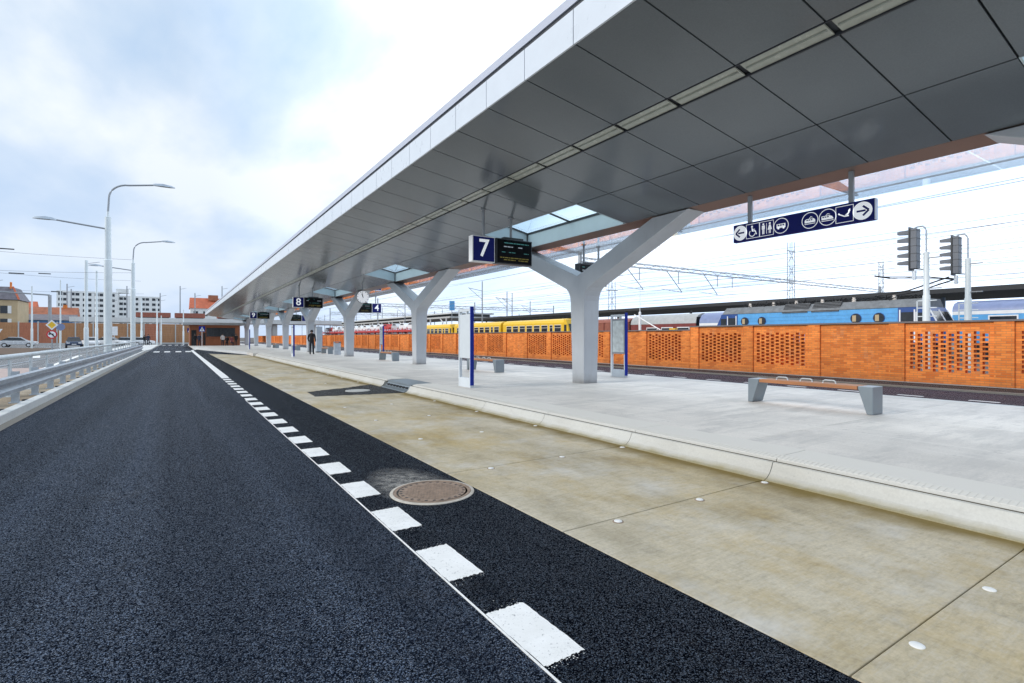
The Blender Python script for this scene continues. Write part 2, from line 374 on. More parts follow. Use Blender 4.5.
# kerb stones with the rolled (bus) profile
prof = [(5.17,-.04),(5.17,.006),(5.215,.022),(5.262,.06),(5.297,.11),(5.318,.158),(5.323,.168),(5.350,.173),(5.356,.160),(5.386,.166),(5.394,.193),(5.41,.201),(5.53,.218),(5.98,.222),(5.98,-.04)]
b = MB()
for n in range(-4, 23):
    y0 = 1.10+PY*n+.004; y1 = 1.10+PY*(n+1)-.004
    if y0 < 13.3 and y1 > 13.3: b.prism(prof,'y',y0,13.3); continue
    if y0 >= 13.2 and y1 <= 15.4: continue
    b.prism(prof,'y',y0,y1)
setting(b.build('bus_kerb', M['kerb']))
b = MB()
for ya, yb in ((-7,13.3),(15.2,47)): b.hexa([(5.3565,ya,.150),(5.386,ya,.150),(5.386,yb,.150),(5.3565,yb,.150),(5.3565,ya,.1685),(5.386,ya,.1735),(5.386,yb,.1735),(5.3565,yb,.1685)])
setting(b.build('kerb_groove_shade', M['joint']))  # painted dark strip standing in for the shade inside the groove
b = MB()
for i in range(0, 520):   # tactile ribs on the kerb shoulder
    y = -1+i*.05
    if 13.2 < y < 15.4: continue
    b.hexa([(5.41,y,.19),(5.52,y,.2),(5.52,y+.03,.2),(5.41,y+.03,.19),(5.41,y,.2035),(5.52,y,.2195),(5.52,y+.03,.2195),(5.41,y+.03,.2035)])
setting(b.build('kerb_ribs', M['kerb']))
# platform slab, with its far end swinging over to the left
b = MB(); 
def slab(pts, z0, z1, name, m):
    q = MB(); n = len(pts); q.add([(x,y,z0) for x,y in pts]+[(x,y,z1) for x,y in pts], [tuple(range(n-1,-1,-1)),tuple(range(n,2*n))]+[(i,(i+1)%n,n+(i+1)%n,n+i) for i in range(n)])
    return setting(q.build(name, m))
q = MB()
ys = [-8+i*5.915 for i in range(0,10)]
for i in range(len(ys)-1):
    for (xa,xb) in ((5.984,9.45),(9.456,12.95)):
        q.box(xa,xb,ys[i]+.003,ys[i+1]-.003,-.03,.220)
q.box(5.1,12.95,ys[-1],108,-.03,.220)
setting(q.build('platform', M['platform']))
slab([(5.1,50.2),(5.1,108),(1.85,108),(1.85,77),(2.4,71)], -.03, .218, 'platform_tip', M['platform'])
slab([(5.2,47.1),(5.2,50),(2.5,71),(1.97,76.5),(1.85,76.5),(2.36,71),(5.08,50)][::1], -.03, .222, 'tip_kerb', M['kerb_white'])
b = MB(); b.box(12.96,13.12,-8,108,-.05,.223); setting(b.build('back_kerb', M['kerb_white'], bevel=.01))
b = MB(); b.box(13.13,18.1,-8,170,-.02,.0); setting(b.build('back_road', M['asphalt_back']))
b = MB(); b.box(18.1,18.25,-8,170,-.02,.05); setting(b.build('gutter', M['gutter']))
b = MB(); b.box(18.25,20.0,-8,170,-.02,.035); setting(b.build('back_pavement', M['asphalt_patch']))
b = MB(); b.quad((20.3,-30,-.01),(400,-30,-.01),(400,900,-.01),(20.3,900,-.01)); setting(b.build('rail_yard', M['ballast']))
# markings
b = MB()
b.box(1.390,1.401,-6,13.8,.001,.005)
for i in range(-6, 21):
    y0 = 1.90+.98*i; rg = random.Random(i)
    if i > 12 or i < -2: b.box(1.406,1.645,y0,y0+.53,.001,.0055); continue
    pts = [(1.404+.24*k/24, y0+rg.uniform(-.010,.006)) for k in range(25)]+[(1.645+rg.uniform(-.003,.003), y0+.53*k/16) for k in range(1,16)]+[(1.644-.24*k/24, y0+.53+rg.uniform(-.006,.010)) for k in range(25)]+[(1.404+rg.uniform(-.003,.003), y0+.53*(1-k/16)) for k in range(1,16)]
    b.add([(1.525,y0+.265,.005)]+[(x,y,.005) for x,y in pts], [(0,1+k,1+(k+1)%len(pts)) for k in range(len(pts))])
    for k in range(60):
        x = rg.uniform(1.41,1.64); y = (y0-rg.expovariate(55)) if rg.random() < .5 else (y0+.53+rg.expovariate(55)); e = rg.uniform(.0008,.0028); b.quad((x-e,y-e,.005),(x+e,y-e,.005),(x+e,y+e,.005),(x-e,y+e,.005))
b.box(1.406,1.665,22.1,68,.001,.0055)
b.poly([(1.406,68,.005),(1.665,68,.005),(2.2,74,.005),(2.0,74,.005)])
for x in (-1.85,-.95,.0,.85): b.box(x,x+.5,61.2,65.2,.001,.005)
for x in (-2.0,-1.1,-.1,.8): b.box(x,x+.5,112,116,.001,.005)
for i in range(-6, 60):
    y0 = 3.91+1.45*i; b.box(15.72,15.85,y0,y0+.55,.001,.005)
setting(b.build('road_markings', M['line']))
# dusty grit halo beside the manhole
t = NT('grit'); v = t.coord(); f = t.noise(v, 9, 8, .75)
sp = t.n('ShaderNodeSeparateXYZ'); tc = t.n('ShaderNodeTexCoord'); t.l(tc.outputs['Object'], sp.inputs[0])
dd = t.math('SQRT', t.math('ADD', t.math('POWER', t.math('DIVIDE', sp.outputs[0], .42), 2.), t.math('POWER', t.math('DIVIDE', sp.outputs[1], .8), 2.)))
t.base((.34,.33,.31)); t.l(t.math('MULTIPLY', t.ramp(f,[(.36,0.),(.6,.8)]), t.ramp(dd,[(.4,1.),(1.,0.)])), t.b.inputs['Alpha']); t.set(.9)
b = MB(); b.quad((-.45,-.9,0),(.45,-.9,0),(.45,.9,0),(-.45,.9,0)); setting(b.build('grit_patch', t.mat, loc=(2.0,5.0,.004)))
# left side: gutter, kerb, verge, cross street
b = MB(); b.box(-2.5,-2.342,-8,64.7,-.03,.004); setting(b.build('drain_strip', M['gutter']))
b = MB()
for i in range(0, 36):
    y0 = -8+2.02*i
    if y0 > 63: break
    b.box(-2.69,-2.504,y0+.004,y0+2.016,-.03,.155)
setting(b.build('verge_kerb', M['kerb_white'], bevel=.012))
b = MB(); b.box(-3.6,-2.694,-8,64.6,-.03,.12); setting(b.build('verge', M['dirt']))
slab([(-2.5,66.5),(-2.3,72),(-2.5,108),(-3.4,114),(-7,114),(-6,66)], -.03, .13, 'side_pavement', M['kerb_white'])
b = MB(); b.box(-26,-3.62,-8,128,-.025,-.01); setting(b.build('side_road', M['asphalt_old']))
b = MB(); b.poly([(-40,60,.02),(-11.5,60,.02),(-13.5,92,.02),(-30,104,.02),(-50,104,.02)]); setting(b.build('earth_bank', paint('brown_earth', (.105,.065,.04), .95, var=.35, scale=1.5)))
b = MB(); b.poly([(-24,42,-.004),(-9,42,-.004),(-10,58,-.004),(-30,58,-.004)]); setting(b.build('side_lane', M['asphalt_old']))
b = MB(); b.poly([(-7.2,20,-.004),(-4.6,20,-.004),(-4.6,34,-.004),(-8.2,34,-.004)]); setting(b.build('red_paving', paint('red_paving', (.42,.33,.30), .8, var=.2, scale=3)))
b = MB(); b.poly([(-8.6,50,-.002),(-8.2,50,-.002),(-10.5,64,-.002),(-11,64,-.002)]); b.poly([(-5.2,30,-.002),(-5.0,30,-.002),(-6.4,55,-.002),(-6.7,55,-.002)]); setting(b.build('side_markings', M['line']))

# manhole cover
mh = thing('manhole_cover', 'round rusty iron manhole cover in a pale ring beside the white dashes', 'manhole cover', (2.09,4.65,.0))
b = MB(); b.lathe([(.372,.001),(.405,.001),(.402,.006),(.374,.010),(.373,.001)], n=48, cap=False); b.build('ring', paint('mortar_ring',(.5,.46,.40),.8,var=.2,scale=12), mh)
b = MB(); b.lathe([(.0,.002),(.371,.002),(.370,.010),(.342,.010),(.340,.002),(.322,.002),(.320,.010),(0.001,.010)], n=48)
for k in range(26):
    a = 2*math.pi*k/26; x, y = .30*math.cos(a), .30*math.sin(a); b.mi = 1; b.box(x-.013,x+.013,y-.011,y+.011,.0095,.0112)
for i in range(-9,10):
    for j in range(-9,10):
        x, y = i*.03+(j%2)*.015, j*.03
        if x*x+y*y < .07: b.mi = 0; b.box(x-.011,x+.011,y-.011,y+.011,.0095,.0125)
b.build('lid', [M['iron'], M['black']], mh)
bmh = thing('manhole_cover', 'small grey manhole cover inside the dark asphalt patch across the bay', 'manhole cover', (4.25,14.45,.008))
b = MB(); b.lathe([(0,0),(.34,0),(.33,.012),(0.001,.014)], n=32); b.build('lid', M['slab'], bmh)
# kerb drain inlet
t_ = thing('kerb_drain', 'grey metal drain inlet let into the kerb beside the asphalt patch', 'kerb drain', (0,0,0))
b = MB(); b.prism([(5.16,-.03),(5.16,.03),(5.30,.06),(5.36,.15),(5.36,.20),(5.98,.226),(5.98,-.03)],'y',13.31,15.15); b.build('hood', M['bench_steel'], t_, bevel=.01)
for i in range(7): b = MB(); b.box(5.30,5.352,13.45+i*.24,13.60+i*.24,.075,.125); b.build('inlet_slot', M['black'], t_)
# road studs
st = None; idx = 0
for n in range(-1, 12):
    for j, x in enumerate((3.02,4.05,5.09)):
        y = 1.12+PY*n-.07
        if 13 < y < 16.6: continue
        if st is None:
            b = MB(); b.lathe([(0.033,-.004),(.033,.003),(.027,.007),(0.001,.008)], n=16); b.mi = 1; b.lathe([(.034,-.004),(.046,-.004),(.045,-.0005),(.034,.0)], n=16, cap=False); st = b.build('road_stud', [M['stud'], M['iron']], loc=(x,y,.003), smooth=True)
            tag(st, 'small white round stud set in the concrete bus bay beside a joint', 'road stud', 'white studs in the concrete bay')
        else:
            c = st.copy(); COL.objects.link(c); c.location = (x,y,.003)

# ------------------------------------------------------------------ canopy
CY0 = -7.9; SP = 1.075; NS = 101; YS = 5.0-12*SP       # panel seams
def zs(x): return 4.32+.1567*(9.4-x)
XR = [(4.17,5.845),(6.145,7.785),(7.795,9.4)]
Yn = lambda n: YS+SP*n
YE = Yn(NS)
ISSKY = lambda n: ((n-12) % 11) in (4,5,6,7)
can = thing('platform_canopy', 'long grey platform roof with white fascia and dark panelled underside', 'canopy', (0,0,0))
b = MB()
for n in range(NS):
    y0, y1 = Yn(n)+.011, Yn(n+1)-.011
    for r, (xa, xb) in enumerate(XR):
        if r == 2 and ISSKY(n): continue
        xa2 = xa+(.008 if r else 0); xb2 = xb-.008
        b.hexa([(xa2,y0,zs(xa2)),(xb2,y0,zs(xb2)),(xb2,y1,zs(xb2)),(xa2,y1,zs(xa2)),(xa2,y0,zs(xa2)+.02),(xb2,y0,zs(xb2)+.02),(xb2,y1,zs(xb2)+.02),(xa2,y1,zs(xa2)+.02)])
b.build('soffit', M['soffit'], can)
# dark backing + roof deck (real thickness) with the skylight openings left out
bk, dk = MB(), MB()
def slope_slab(q, xa, xb, ya, yb, h0, h1):
    q.hexa([(xa,ya,zs(xa)+h0),(xb,ya,zs(xb)+h0),(xb,yb,zs(xb)+h0),(xa,yb,zs(xa)+h0),(xa,ya,zs(xa)+h1),(xb,ya,zs(xb)+h1),(xb,yb,zs(xb)+h1),(xa,yb,zs(xa)+h1)])
slope_slab(bk, 4.19,7.79, YS, YE, .045,.06); slope_slab(dk, 4.19,7.79, YS, YE, .062,.40)
runs, cur = [], None; skies = []
n = 0
while n < NS:
    m = n
    while m < NS and ISSKY(m) == ISSKY(n): m += 1
    (skies if ISSKY(n) else runs).append((Yn(n), Yn(m))); n = m
for ya, yb in runs: slope_slab(bk, 7.792,9.39, ya, yb, .045,.06); slope_slab(dk, 7.792,9.39, ya, yb, .062,.40)
bk.build('backing', M['gap'], can); dk.build('roof_deck', M['deck'], can)
# fascia
b = MB()
for n in range(NS): b.box(4.14,4.166,Yn(n)+.007,Yn(n+1)-.007,zs(4.17)-.012,5.565)
b.build('fascia', M['fascia'], can)
b = MB(); b.box(4.152,4.188,YS,YE,zs(4.17)+.01,5.62); b.box(4.155,4.4,YE+.001,YE+.02,5.2,5.62); b.build('fascia_joint', M['gap'], can)
b = MB(); b.box(4.13,4.35,YS,YE,5.622,5.745); b.build('fascia_cap', M['fascia_top'], can)
# light strip
b = MB(); b.box(5.847,5.865,YS,YE,zs(5.85)-.006,zs(5.85)+.03); b.box(6.125,6.143,YS,YE,zs(6.13)-.006,zs(6.13)+.03); b.build('light_channel', M['gap'], can)
lp = None
for n in range(NS):
    if n >= 100: break
    if lp is None:
        q = MB(); q.hexa([(5.868,.04,zs(5.868)+.012),(6.122,.04,zs(6.122)+.012),(6.122,SP-.04,zs(6.122)+.012),(5.868,SP-.04,zs(5.868)+.012),(5.868,.04,zs(5.868)+.03),(6.122,.04,zs(6.122)+.03),(6.122,SP-.04,zs(6.122)+.03),(5.868,SP-.04,zs(5.868)+.03)])
        q.tube([(5.995,.06,zs(5.995)+.008),(5.995,SP-.06,zs(5.995)+.008)], .018, 6)
        lp = q.build('light_panel', M['diffuser'], can, loc=(0,Yn(n),0))
    else:
        c = lp.copy(); COL.objects.link(c); c.parent = can; c.location = (0,Yn(n),0)
# edge beam (brown) and glass eave
b = MB(); b.prism([(9.402,4.322),(9.402,4.74),(10.0,4.74),(10.0,4.30),(9.96,4.292)],'y',YS,YE); b.build('edge_beam', M['beam'], can)
b = MB()
for n in range(0, NS, 2): b.box(10.02,11.62,Yn(n)+.006,Yn(min(n+2,NS))-.006,4.30,4.318)
b.build('glass_eave', M['glass'], can)
b = MB()
for n in range(0, NS, 4): b.prism([(10.0,4.33),(10.0,4.62),(11.5,4.36),(11.5,4.33)],'y',Yn(n)-.02,Yn(n)+.02)
b.tube([(11.3,YS,4.36),(11.3,YE,4.36)], .018, 6)
b.build('eave_brackets', M['grey_metal'], can)
# skylights
for i, (ya, yb) in enumerate(skies):
    q = MB(); xa, xb = 7.79, 9.4; za, zb = zs(xa)-.002, zs(xb)-.002; ta, tb = 5.10, 4.775; w = .02
    q.hexa([(xb-.03,ya+.0,zb),(xb,ya,zb),(xb,yb,zb),(xb-.03,yb,zb),(xb-.03,ya,tb),(xb,ya,tb),(xb,yb,tb),(xb-.03,yb,tb)])
    q.hexa([(xa,ya,za),(xa+w,ya,za),(xa+w,yb,za),(xa,yb,za),(xa,ya,ta),(xa+w,ya,ta),(xa+w,yb,ta),(xa,yb,ta)])
    for y in (ya, yb-w):
        q.hexa([(xa+w,y,za),(xb-.03,y,zb),(xb-.03,y+w,zb),(xa+w,y+w,za),(xa+w,y,ta),(xb-.03,y,tb),(xb-.03,y+w,tb),(xa+w,y+w,ta)])
    s = q.build('skylight', M['skywall'], can)
    q = MB(); q.hexa([(xa,ya,ta+.01),(xb,ya,tb+.01),(xb,yb,tb+.01),(xa,yb,ta+.01),(xa,ya,ta+.02),(xb,ya,tb+.02),(xb,yb,tb+.02),(xa,yb,ta+.02)]); q.build('glass', M['skyglass'], s)
    q = MB()
    for y in (ya+.03,(ya+yb)/2,yb-.06): q.hexa([(xa,y,ta-.035),(xb-.04,y,tb-.035),(xb-.04,y+.035,tb-.035),(xa,y+.035,ta-.035),(xa,y,ta+.008),(xb-.04,y,tb+.008),(xb-.04,y+.035,tb+.008),(xa,y+.035,ta+.008)])
    q.box(xb-.055,xb-.031,ya,yb,tb-.05,tb+.008); q.box(xa+.022,xa+.045,ya,yb,ta-.05,ta+.008)
    q.box(xb-.06,xb-.035,ya+.022,ya+.045,zb,tb-.05); q.box(xb-.06,xb-.035,yb-.045,yb-.022,zb,tb-.05)
    q.build('frame', M['dark_metal'], s)

# Y columns
half = [(.245,-.02),(.29,2.28),(.315,2.42),(.37,2.54),(.47,2.64),(.64,2.72),(3.75,4.08)]
prof = [(-p[0],p[1]) for p in half[::-1]]; prof = [(-2.72,4.08)]+prof
prof += half+[(2.72,4.08),(0.0,2.98)]
b = MB(); n = len(prof)
def dx(z): return .245+.035*min(1,z/2.5)
b.add([(-dx(z),y,z) for y,z in prof]+[(dx(z),y,z) for y,z in prof], [tuple(range(n)), tuple(range(2*n-1,n-1,-1))]+[(i,n+i,n+(i+1)%n,(i+1)%n) for i in range(n)])
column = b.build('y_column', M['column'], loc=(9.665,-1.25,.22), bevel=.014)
CB = 11.17; CS = 11.83
tag(column, 'grey Y-shaped roof column of which only one arm reaches into the top corner', 'column', 'Y columns carrying the canopy')
clab = ['nearest full grey Y-shaped column, to the right of the number 7 sign', 'grey Y-shaped column between the clock and the white information board', 'grey Y-shaped column under the round clock, next to the number 4 sign',
        'grey Y-shaped column behind the standing man in black', 'grey Y-shaped column just beyond the number 8 sign, fifth in the row', 'grey Y-shaped column sixth in the row, near the number 9 sign', 'grey Y-shaped column seventh in the row, behind the number 9 display', 'grey Y-shaped column last but one before the kiosk', 'last grey Y-shaped column, beside the people at the kiosk']
for k in range(8):
    c = column.copy(); COL.objects.link(c); c.location = (9.665, CB+CS*k, .22); c['label'] = clab[k] if k < 7 else clab[8]

# ------------------------------------------------------------------ text helper
def text_mesh(s, size):
    cu = bpy.data.curves.new('numeral','FONT'); cu.body = s; cu.size = size; cu.align_x = 'CENTER'; cu.align_y = 'CENTER'; cu.extrude = .006; cu.offset = .012*size
    o = bpy.data.objects.new('tmp', cu); COL.objects.link(o); bpy.context.view_layer.update()
    me = bpy.data.meshes.new_from_object(o.evaluated_get(bpy.context.evaluated_depsgraph_get())); bpy.data.objects.remove(o)
    return me
def numeral(s, size, parent, loc, m, rot):
    me = text_mesh(s, size); me.name = 'numeral'; me.materials.clear(); me.materials.append(m)
    o = bpy.data.objects.new('numeral', me); COL.objects.link(o); o.parent = parent; o.location = loc; o.rotation_euler = rot; return o

# hanging number + display signs (they face the road's near end)
def bay_sign(num, loc, label, flip=False, group=None, ztop=None):
    """origin: lower edge of the sign, middle of the number box"""
    g = thing('bay_sign', label, 'sign', loc, 0, 'number signs with departure displays')
    s = -1 if flip else 1
    if num is not None: q = MB(); q.box(-.33,.33,0,.2,0,.66)
    if num is not None: bx = q.build('number_box', M['sign_white'], g, bevel=.01)
    if num is not None: q = MB(); q.box(-.305,.305,-.004,.0,.025,.635); q.build('face', M['sign_blue'], bx)
    if num: numeral(num, .62, bx, (0,-.006,.335), M['glow_white'], (R(90),0,0))
    c = s*.93
    q = MB(); q.box(c-.56,c+.56,.0,.22,.0,.66); dp = q.build('display', M['dark_metal'], g, bevel=.01)
    q = MB(); q.box(c-.53,c+.53,-.004,0,.03,.63); q.build('screen', M['screen'], dp)
    q = MB(); rnd = random.Random(num or 'x')
    rows = [(.54,0,.022),(.44,2,.026),(.30,0,.016),(.155,1,.022),(.10,1,.022)]
    for z, mi, h in rows:
        q.mi = mi; x = c-.45
        while x < c+.42:
            w = rnd.uniform(.03,.14)
            if rnd.random() < .72: q.quad((x,-.006,z),(min(x+w,c+.45),-.006,z),(min(x+w,c+.45),-.006,z+h),(x,-.006,z+h))
            x += w+.018
    q.build('text_rows', [M['led_cyan'],M['led_yellow'],M['led_white']], dp, fix=False)
    q = MB(); q.box(c-.3,c+.3,.03,.17,.66,.71); q.build('bracket', M['dark_metal'], dp)
    zt = (lambda x: zs(loc[0]+x)-loc[2]) if ztop is None else (lambda x: ztop-loc[2])
    for x in ((.05*s, c-.05*s) if num is not None else (c-.3,c+.3)):
        q = MB(); q.tube([(x,.1,.66),(x,.1,zt(x)+.015)], .035, 10); q.lathe([(.075,zt(x)-.02),(.075,zt(x)+.012)], (x,.1,0), 12); q.build('hanger', M['grey_metal'], g, smooth=True)
    return g
bay_sign('7', (6.56,11.45,3.40), 'blue sign with white number 7 and black departure display, nearest to the road')
bay_sign('8', (6.56,35.1,3.38), 'blue sign with white number 8 and black departure display above the road-side kerb')
bay_sign('9', (6.60,58.2,3.36), 'blue sign with white number 9 and black departure display, farthest along the kerb')
bay_sign('4', (11.83,35.7,3.19), 'blue sign with white number 4 beside a black display, below the clock', True, ztop=4.33)
bay_sign(None, (11.75,12.1,3.08), 'black departure display partly hidden behind the nearest Y column', True, ztop=4.33)
bay_sign('', (11.75,59.3,3.2), 'small blue sign box with black display, far along the back edge of the platform', True, ztop=4.33)

# clock
ck = thing('station_clock', 'round white hanging clock with black hands under the canopy', 'clock', (8.62,28.45,3.70))
q = MB(); q.lathe([(.0,-.09),(.33,-.09),(.35,-.06),(.35,.06),(.33,.09),(.001,.09)], axis='y', n=36); q.build('case', M['grey_metal'], ck, smooth=True)
q = MB(); q.lathe([(.001,-.094),(.325,-.094),(.325,-.091),(.001,-.091)], axis='y', n=36); q.build('dial', M['glow_white'], ck)
q = MB()
for k in range(12):
    a = k*math.pi/6; u = Vector((math.sin(a),0,math.cos(a))); w = Vector((math.cos(a),0,-math.sin(a)))
    p0, p1 = u*.25, u*.305; ww = w*.012
    q.quad(*[tuple(Vector((0,-.096,0))+x) for x in (p0-ww,p1-ww,p1+ww,p0+ww)])
q.build('hour_marks', M['black'], ck, fix=False)
def hand(a, L, w):
    u = Vector((math.sin(a),0,math.cos(a))); v = Vector((math.cos(a),0,-math.sin(a))); o = Vector((0,-.098,0))
    q = MB(); q.quad(*[tuple(o+x) for x in (-u*.05-v*w,u*L-v*w*.7,u*L+v*w*.7,-u*.05+v*w)]); q.build('hand', M['black'], ck, fix=False)
hand(R(-22),.17,.022); hand(R(-12),.27,.016)
q = MB(); q.tube([(0,0,.34),(0,0,zs(8.62)-3.70+.01)], .03, 8); q.build('hanger', M['grey_metal'], ck)

# pictogram sign (faces the road)
PX = 9.56
ps = thing('direction_sign', 'long dark blue hanging sign with white arrows and station pictograms', 'sign', (PX,5.18,3.415))
L = 2.55; Hh = .355
q = MB(); q.box(0,.10,-L/2,L/2,0,Hh); q.build('panel', M['sign_blue'], ps, bevel=.006)
q = MB(); q.box(.004,.096,-L/2-.012,-L/2-.001,0.004,Hh-.004); q.build('end_cap', paint('end_cap_lilac',(.55,.6,.75),.35), ps)
class Pic(MB):
    """draws flat white marks on the face; u runs to the viewer's right (towards -y), v up"""
    def __init__(s, u, sc): super().__init__(); s.u, s.s, s.lv = u, sc, 0
    def P(s, a, b): return (-.003-.001*s.lv, -(s.u+a*s.s), Hh/2+b*s.s)
    def pg(s, pts): return s.poly([s.P(a,b) for a,b in pts])
    def rect(s, a0, a1, b0, b1): return s.pg([(a0,b0),(a1,b0),(a1,b1),(a0,b1)])
    def disc(s, a, b, r, n=28): return s.pg([(a+r*math.cos(2*math.pi*i/n), b+r*math.sin(2*math.pi*i/n)) for i in range(n)])
    def ring(s, r0, r1, n=32):
        for i in range(n):
            t0, t1 = 2*math.pi*i/n, 2*math.pi*(i+1)/n
            s.pg([(r0*math.cos(t0),r0*math.sin(t0)),(r1*math.cos(t0),r1*math.sin(t0)),(r1*math.cos(t1),r1*math.sin(t1)),(r0*math.cos(t1),r0*math.sin(t1))])
    def frame(s, r, w=.06):
        s.rect(-r,r,r-w,r); s.rect(-r,r,-r,-r+w); s.rect(-r,-r+w,-r+w,r-w); s.rect(r-w,r,-r+w,r-w)
    def bar(s, a, b, c, d, w):
        L_ = math.hypot(c-a,d-b); nx, ny = -(d-b)/L_*w/2, (c-a)/L_*w/2
        s.pg([(a-nx,b-ny),(c-nx,d-ny),(c+nx,d+ny),(a+nx,b+ny)])
def done(p, m=None): p.build('pictogram', m or [M['glow_white'],M['sign_blue']], ps, fix=False)
def U(y): return 5.18-y
for y, dr in ((6.30,-1),(4.08,1)):
    p = Pic(U(y), .16); p.disc(0,0,.93); p.mi = 1; p.lv = 1; p.rect(-.55,.3,-.1,.1) if dr > 0 else p.rect(-.3,.55,-.1,.1)
    p.bar(dr*.6,0,dr*.05,.5,.2); p.bar(dr*.6,0,dr*.05,-.5,.2); done(p)
p = Pic(U(6.03), .155); p.frame(.92); p.disc(-.1,.55,.13); p.bar(-.1,.4,-.05,-.05,.16); p.bar(-.05,-.02,.35,-.02,.14); p.bar(.33,-.02,.5,-.5,.14); p.bar(-.05,.18,.28,.18,.1)
for i in range(18):
    t0, t1 = R(130)+R(220)*i/18, R(130)+R(220)*(i+1)/18
    p.pg([(-.08+.34*math.cos(t0),-.28+.34*math.sin(t0)),(-.08+.44*math.cos(t0),-.28+.44*math.sin(t0)),(-.08+.44*math.cos(t1),-.28+.44*math.sin(t1)),(-.08+.34*math.cos(t1),-.28+.34*math.sin(t1))])
done(p)
p = Pic(U(5.745), .155); p.frame(.92); p.rect(-.03,.03,-.65,.65)
for a, wom in ((-.42,0),(.42,1)):
    p.disc(a,.58,.13)
    if wom: p.pg([(a-.1,.42),(a+.1,.42),(a+.28,-.2),(a-.28,-.2)]); p.rect(a-.12,a-.03,-.65,-.2); p.rect(a+.03,a+.12,-.65,-.2)
    else: p.rect(a-.2,a+.2,-.05,.42); p.rect(a-.14,a-.02,-.65,-.05); p.rect(a+.02,a+.14,-.65,-.05)
done(p)
p = Pic(U(5.46), .155); p.ring(.86,.94); p.rect(-.55,.55,-.25,.25); p.disc(-.32,-.28,.13); p.disc(.32,-.28,.13); p.mi = 1; p.lv = 1
for a in (-.42,-.12,.18): p.rect(a,a+.22,.0,.17)
done(p)
p = Pic(U(4.93), .155); p.ring(.86,.94); p.pg([(-.6,-.25),(.6,-.25),(.6,.0),(.45,.18),(-.45,.18),(-.6,.0)]); p.bar(-.1,.18,.1,.42,.06); p.bar(.1,.42,.3,.3,.06); p.rect(-.6,.6,-.42,-.35); p.mi = 1; p.lv = 1
for a in (-.4,-.15,.1): p.rect(a,a+.19,-.02,.11)
done(p)
p = Pic(U(4.63), .155); p.ring(.86,.94); p.pg([(-.65,-.25),(.65,-.25),(.5,.05),(.2,.18),(-.65,.18)]); p.rect(-.65,.65,-.42,-.35); p.bar(-.2,.18,0,.4,.06); p.bar(0,.4,.25,.3,.06); p.mi = 1; p.lv = 1
for a in (-.55,-.3,-.05): p.rect(a,a+.19,-.02,.11)
done(p)
p = Pic(U(4.355), .155); p.frame(.92); p.bar(-.65,.1,.0,-.25,.13); p.bar(0,-.25,.45,-.25,.13); p.bar(.3,-.2,.55,.5,.12); p.disc(.48,.3,.12); p.bar(.1,-.15,.5,.15,.13); p.bar(-.5,.02,-.6,.2,.08)
done(p)
for y in (6.12,4.27):
    q = MB(); q.box(.02,.08,y-5.18-.035,y-5.18+.035,Hh,4.305-3.415); q.build('hanger', M['grey_metal'], ps)

# information boards
def info_board(loc, label, poster=False):
    g = thing('information_board', label, 'information board', loc, 0, 'blue-edged information boards')
    ln = .64
    q = MB(); q.box(-.045,.045,-.048,0,.06,2.05); q.build('edge_post', M['post_blue'], g, bevel=.006)
    q = MB(); q.box(-.045,.045,-.045,-.015,.0,.06); q.build('foot', M['galv'], g)
    q = MB(); q.box(-.04,.04,.006,ln-.06,.0,.24); q.build('plinth', M['plinth'] if poster else M['panel_grey'], g, bevel=.006)
    q = MB(); q.box(-.04,.04,ln-.055,ln,.0,2.0); q.box(-.035,.035,.006,.05,.245,.72); q.box(-.04,.04,.006,ln-.06,1.93,2.0); q.box(-.03,.03,.2,.26,1.86,1.93); q.build('frame', M['panel_grey'], g, bevel=.005)
    if poster:
        q = MB(); q.box(-.035,.035,.012,ln-.06,.74,1.86); pn = q.build('display_case', M['grey_metal'], g)
        q = MB(); q.box(-.040,-.036,.05,ln-.1,.80,1.80); q.build('poster', M['poster'], pn)
    else:
        q = MB(); q.box(-.035,.035,.012,ln-.06,.74,1.86); q.build('panel', M['panel_grey'], g, bevel=.004)
    return g
info_board((6.26,11.55,.22), 'white information board with blue edge post standing nearest to the kerb')
info_board((11.95,11.85,.22), 'grey poster case with blue edge post, just right of the nearest Y column', True)
info_board((6.3,35.2,.22), 'blue-edged information board below the number 8 sign')
info_board((11.95,34.7,.22), 'blue-edged information board behind the bench, below the number 4 sign', True)
info_board((6.3,58.6,.22), 'blue-edged information board below the number 9 sign')

# benches
def bench(loc):
    g = thing('bench', 'steel bench with wooden seat', 'bench', loc, 0, 'platform benches')
    LL = 2.2; W = .36
    for s in (0,1):
        q = MB()
        pf = [(0,.005),(0,.46),(.22,.46),(.225,.43),(.09,.005)]
        q.prism(pf if not s else [(LL-a,z) for a,z in pf], 'x', -W/2, W/2)
        q.build('leg', M['bench_steel'], g, bevel=.006)
    q = MB()
    for i in range(4):
        x = -W/2+.0+i*.0925; q.box(x,x+.083,.232,LL-.232,.40,.462)
    q.build('seat', M['bench_wood'], g, bevel=.005)
    q = MB()
    for y in (.75,1.15,1.6): q.tube([(-.02,y-.11,.462),(-.02,y-.10,.50),(-.02,y-.07,.515),(-.02,y+.07,.515),(-.02,y+.10,.50),(-.02,y+.11,.462)], .012, 6)
    q.build('armrest_loops', M['galv_pale'], g)
    return g
bn = bench((9.72,3.92,.22)); bn['label'] = 'nearest wooden bench on splayed grey steel legs in front of the brick wall'
dup(bn, (9.78,15.9,.22), label='wooden bench on grey steel legs partly behind the white information board')
dup(bn, (9.78,26.4,.22), label='grey steel-legged bench between the second and third Y columns')
dup(bn, (9.78,40.2,.22), label='small far bench on grey legs behind the number 8 post')
dup(bn, (9.78,52.4,.22), label='distant bench on grey legs beyond the man in black')
dup(bn, (9.78,64.5,.22), label='farthest bench on grey legs below the number 9 display')

